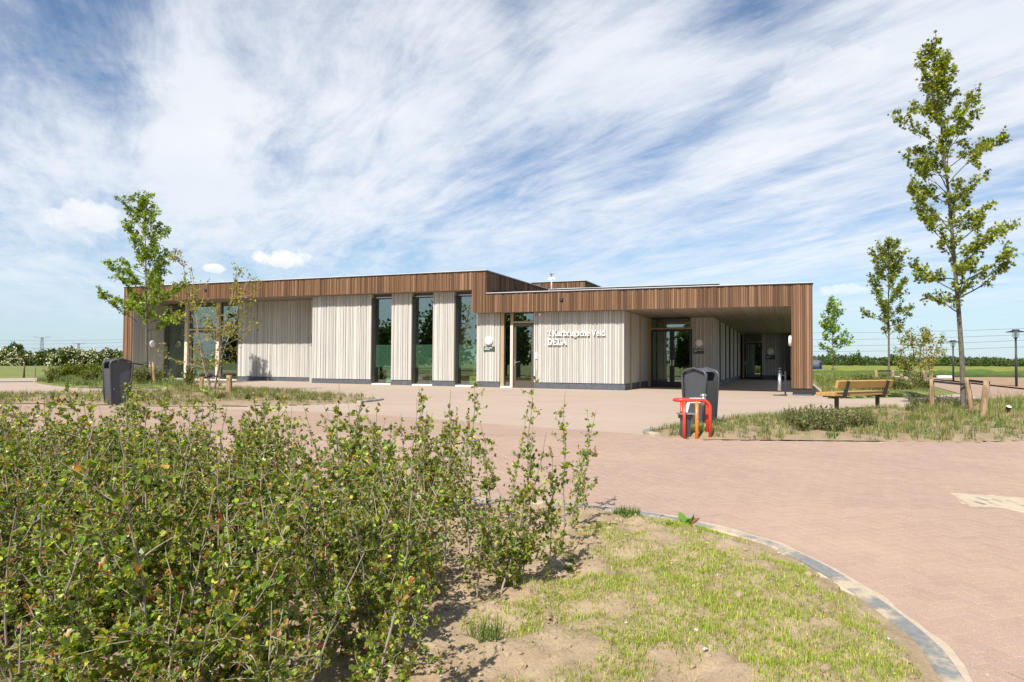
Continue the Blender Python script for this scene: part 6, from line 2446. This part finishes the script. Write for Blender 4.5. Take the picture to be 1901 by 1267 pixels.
FARG = [(0.06, 0.085, 0.035), (0.08, 0.11, 0.045), (0.05, 0.07, 0.03)]
far_wood('distant_wood', 1490, 2050, 620, 4.5, 8.0, 5200, 2.4, FARG, 601, 'dark line of woods on the horizon beyond the field at the right')
far_wood('horizon_wood', -300, 260, 640, 4.0, 9.0, 4200, 2.4, FARG, 602, 'dark line of woods on the horizon beyond the flowering hedge')
for k, (px_, dist, W_, H_, lab) in enumerate([(31, 300, 6.5, 8.2, 'round dark tree rising above the far hedge at the left'), (96, 330, 4.5, 5.8, 'small dark tree above the hedge between the pylons'), (125, 340, 6.0, 5.6, 'low spreading tree above the hedge left of the second pylon'), (196, 300, 6.0, 4.8, 'low dark tree above the hedge near the building'), (12, 300, 4, 5.6, 'pointed small tree above the hedge at the left edge')]):
    x, y = at(px_, dist)
    r_ = empty('field_tree', (x, y, g(x, y)), 0, lab, 'tree')
    m_ = bush_mesh(620 + k, W_, W_, H_ * .75, 2200, 0.75, [(0.055, 0.08, 0.03), (0.08, 0.11, 0.04)], .25)
    o = link('crown', m_, 'leaf', r_, (0, 0, H_ * 0.22))
    mb = MB(); mb.tube([(0, 0, -.2), (0, 0, H_ * .5)], [.3, .2], 8); mb.build('trunk', 'bark_brown', r_)
# trees behind the photographer, mirrored in the glass
TV = [bush_mesh(700 + k, 7.0, 7.0, 7.5, 3800, 0.5, [(0.06, 0.10, 0.02), (0.10, 0.14, 0.03), (0.04, 0.075, 0.016)], .42) for k in range(3)]
for k, (x, y, s_) in enumerate([(-64, 12, .95), (-60, 3, 1.15), (-57, -5, .85), (-54, -13, 1.1), (-47, -19, 1.2), (-40, -23, .9), (-33, -27, 1.15), (-25, -29, .95), (-17, -32, 1.1), (-72, 22, 1.0), (-9, -33, .8)]):
    r_ = empty('roadside_tree', (x, y, g(x, y)), k, 'broad leafy tree behind the photographer, mirrored in the windows', 'tree', 'trees behind the camera')
    r_.scale = (s_, s_, s_)
    link('crown', TV[k % 3], 'leaf', r_, (0, 0, 1.3))
    mb = MB(); mb.tube([(0, 0, -.2), (0, 0, 4)], [.25, .15], 8); mb.build('trunk', 'bark_brown', r_)


# ------------------------------------------------------------------ pylons and cables
def pylon(px_, dist, pytop, label):
    x, y = at(px_, dist)
    H = (668 - pytop) / F * dist + 1.1
    root = empty('power_pylon', (x, y, g(x, y)), math.radians(12), label, 'pylon', 'pylons on the horizon')
    k = dist / 1200.0
    def lattice(z0, z1, w0, w1, n, th):
        mb = MB()
        zs = np.linspace(z0, z1, n + 1); ws = np.linspace(w0, w1, n + 1)
        for i in range(n):
            c0 = [(sx * ws[i], sy * ws[i], zs[i]) for sx, sy in ((-1, -1), (1, -1), (1, 1), (-1, 1))]
            c1 = [(sx * ws[i + 1], sy * ws[i + 1], zs[i + 1]) for sx, sy in ((-1, -1), (1, -1), (1, 1), (-1, 1))]
            for j in range(4):
                mb.bar(c0[j], c1[j], th, th, Vector((1, .3, 0)))
                mb.bar(c0[j], c1[(j + 1) % 4], th * .6, th * .6, Vector((1, .3, 0)))
                mb.bar(c0[(j + 1) % 4], c1[j], th * .6, th * .6, Vector((1, .3, 0)))
        return mb
    lattice(0, H * .95, H * .075, H * .028, 7, .45 * k).build('tower', 'pylon_steel', root)
    for zf, hw in ((0.93, 0.38), (0.42, 0.42)):
        mb = MB()
        for s_ in (-1, 1):
            mb.bar((0, -.6, H * zf), (s_ * H * hw, 0, H * (zf + .06)), .45 * k, .45 * k)
            mb.bar((0, .6, H * (zf - .07)), (s_ * H * hw * .75, 0, H * (zf + .01)), .4 * k, .4 * k)
            mb.bar((s_ * H * hw * .75, 0, H * (zf + .01)), (s_ * H * hw * .72, 0, H * (zf - .06)), .35 * k, .35 * k)
        mb.build('cross_arm', 'pylon_steel', root)
    return Vector((x, y, H))


pylon(78, 1200, 626, 'steel lattice pylon standing beyond the flowering hedge at the left')
pylon(146, 2100, 637.5, 'smaller, more distant lattice pylon right of the first one')


def cable(pts, r, sag, label, group):
    a, b = Vector(pts[0]), Vector(pts[1])
    mb = MB(); path = []
    n = 24
    for i in range(n + 1):
        f = i / n
        p_ = a.lerp(b, f); p_.z -= sag * 4 * f * (1 - f)
        path.append(p_ - a)
    mb.tube(path, r, 4, False)
    o = mb.build('power_cable', 'cable'); o.location = a
    tag(o, label, 'power cable', group)


def skyp(px_, py_, dist):
    d = FW + CX * ((px_ - W0 / 2) / F) - CU * ((py_ - H0 / 2) / F)
    k = dist / d.y
    return Vector((d.x * k, dist, CAMZ + d.z * k))


for k, (y0, y1) in enumerate([(652, 632), (643, 618), (630, 609), (617, 598)]):
    cable([skyp(1380, y0, 430), skyp(2150, y1, 300)], 0.075, 2.0, 'thin power cable crossing the sky right of the building, number %s from the bottom' % ['lowest', 'second', 'third', 'topmost'][k] if False else ['lowest thin power cable crossing the sky right of the building', 'second lowest thin power cable right of the building', 'third thin power cable up, right of the building', 'topmost thin power cable right of the building'][k], 'power cables at the right')
for k, (y0, y1) in enumerate([(641, 632), (648, 640), (634, 627)]):
    cable([skyp(-80, y0 - 4, 900), skyp(330, y1, 700)], 0.11, 2.5, ['middle thin cable running past the pylon tops', 'lowest thin cable running past the pylons', 'topmost thin cable above the first pylon'][k], 'power cables at the left')
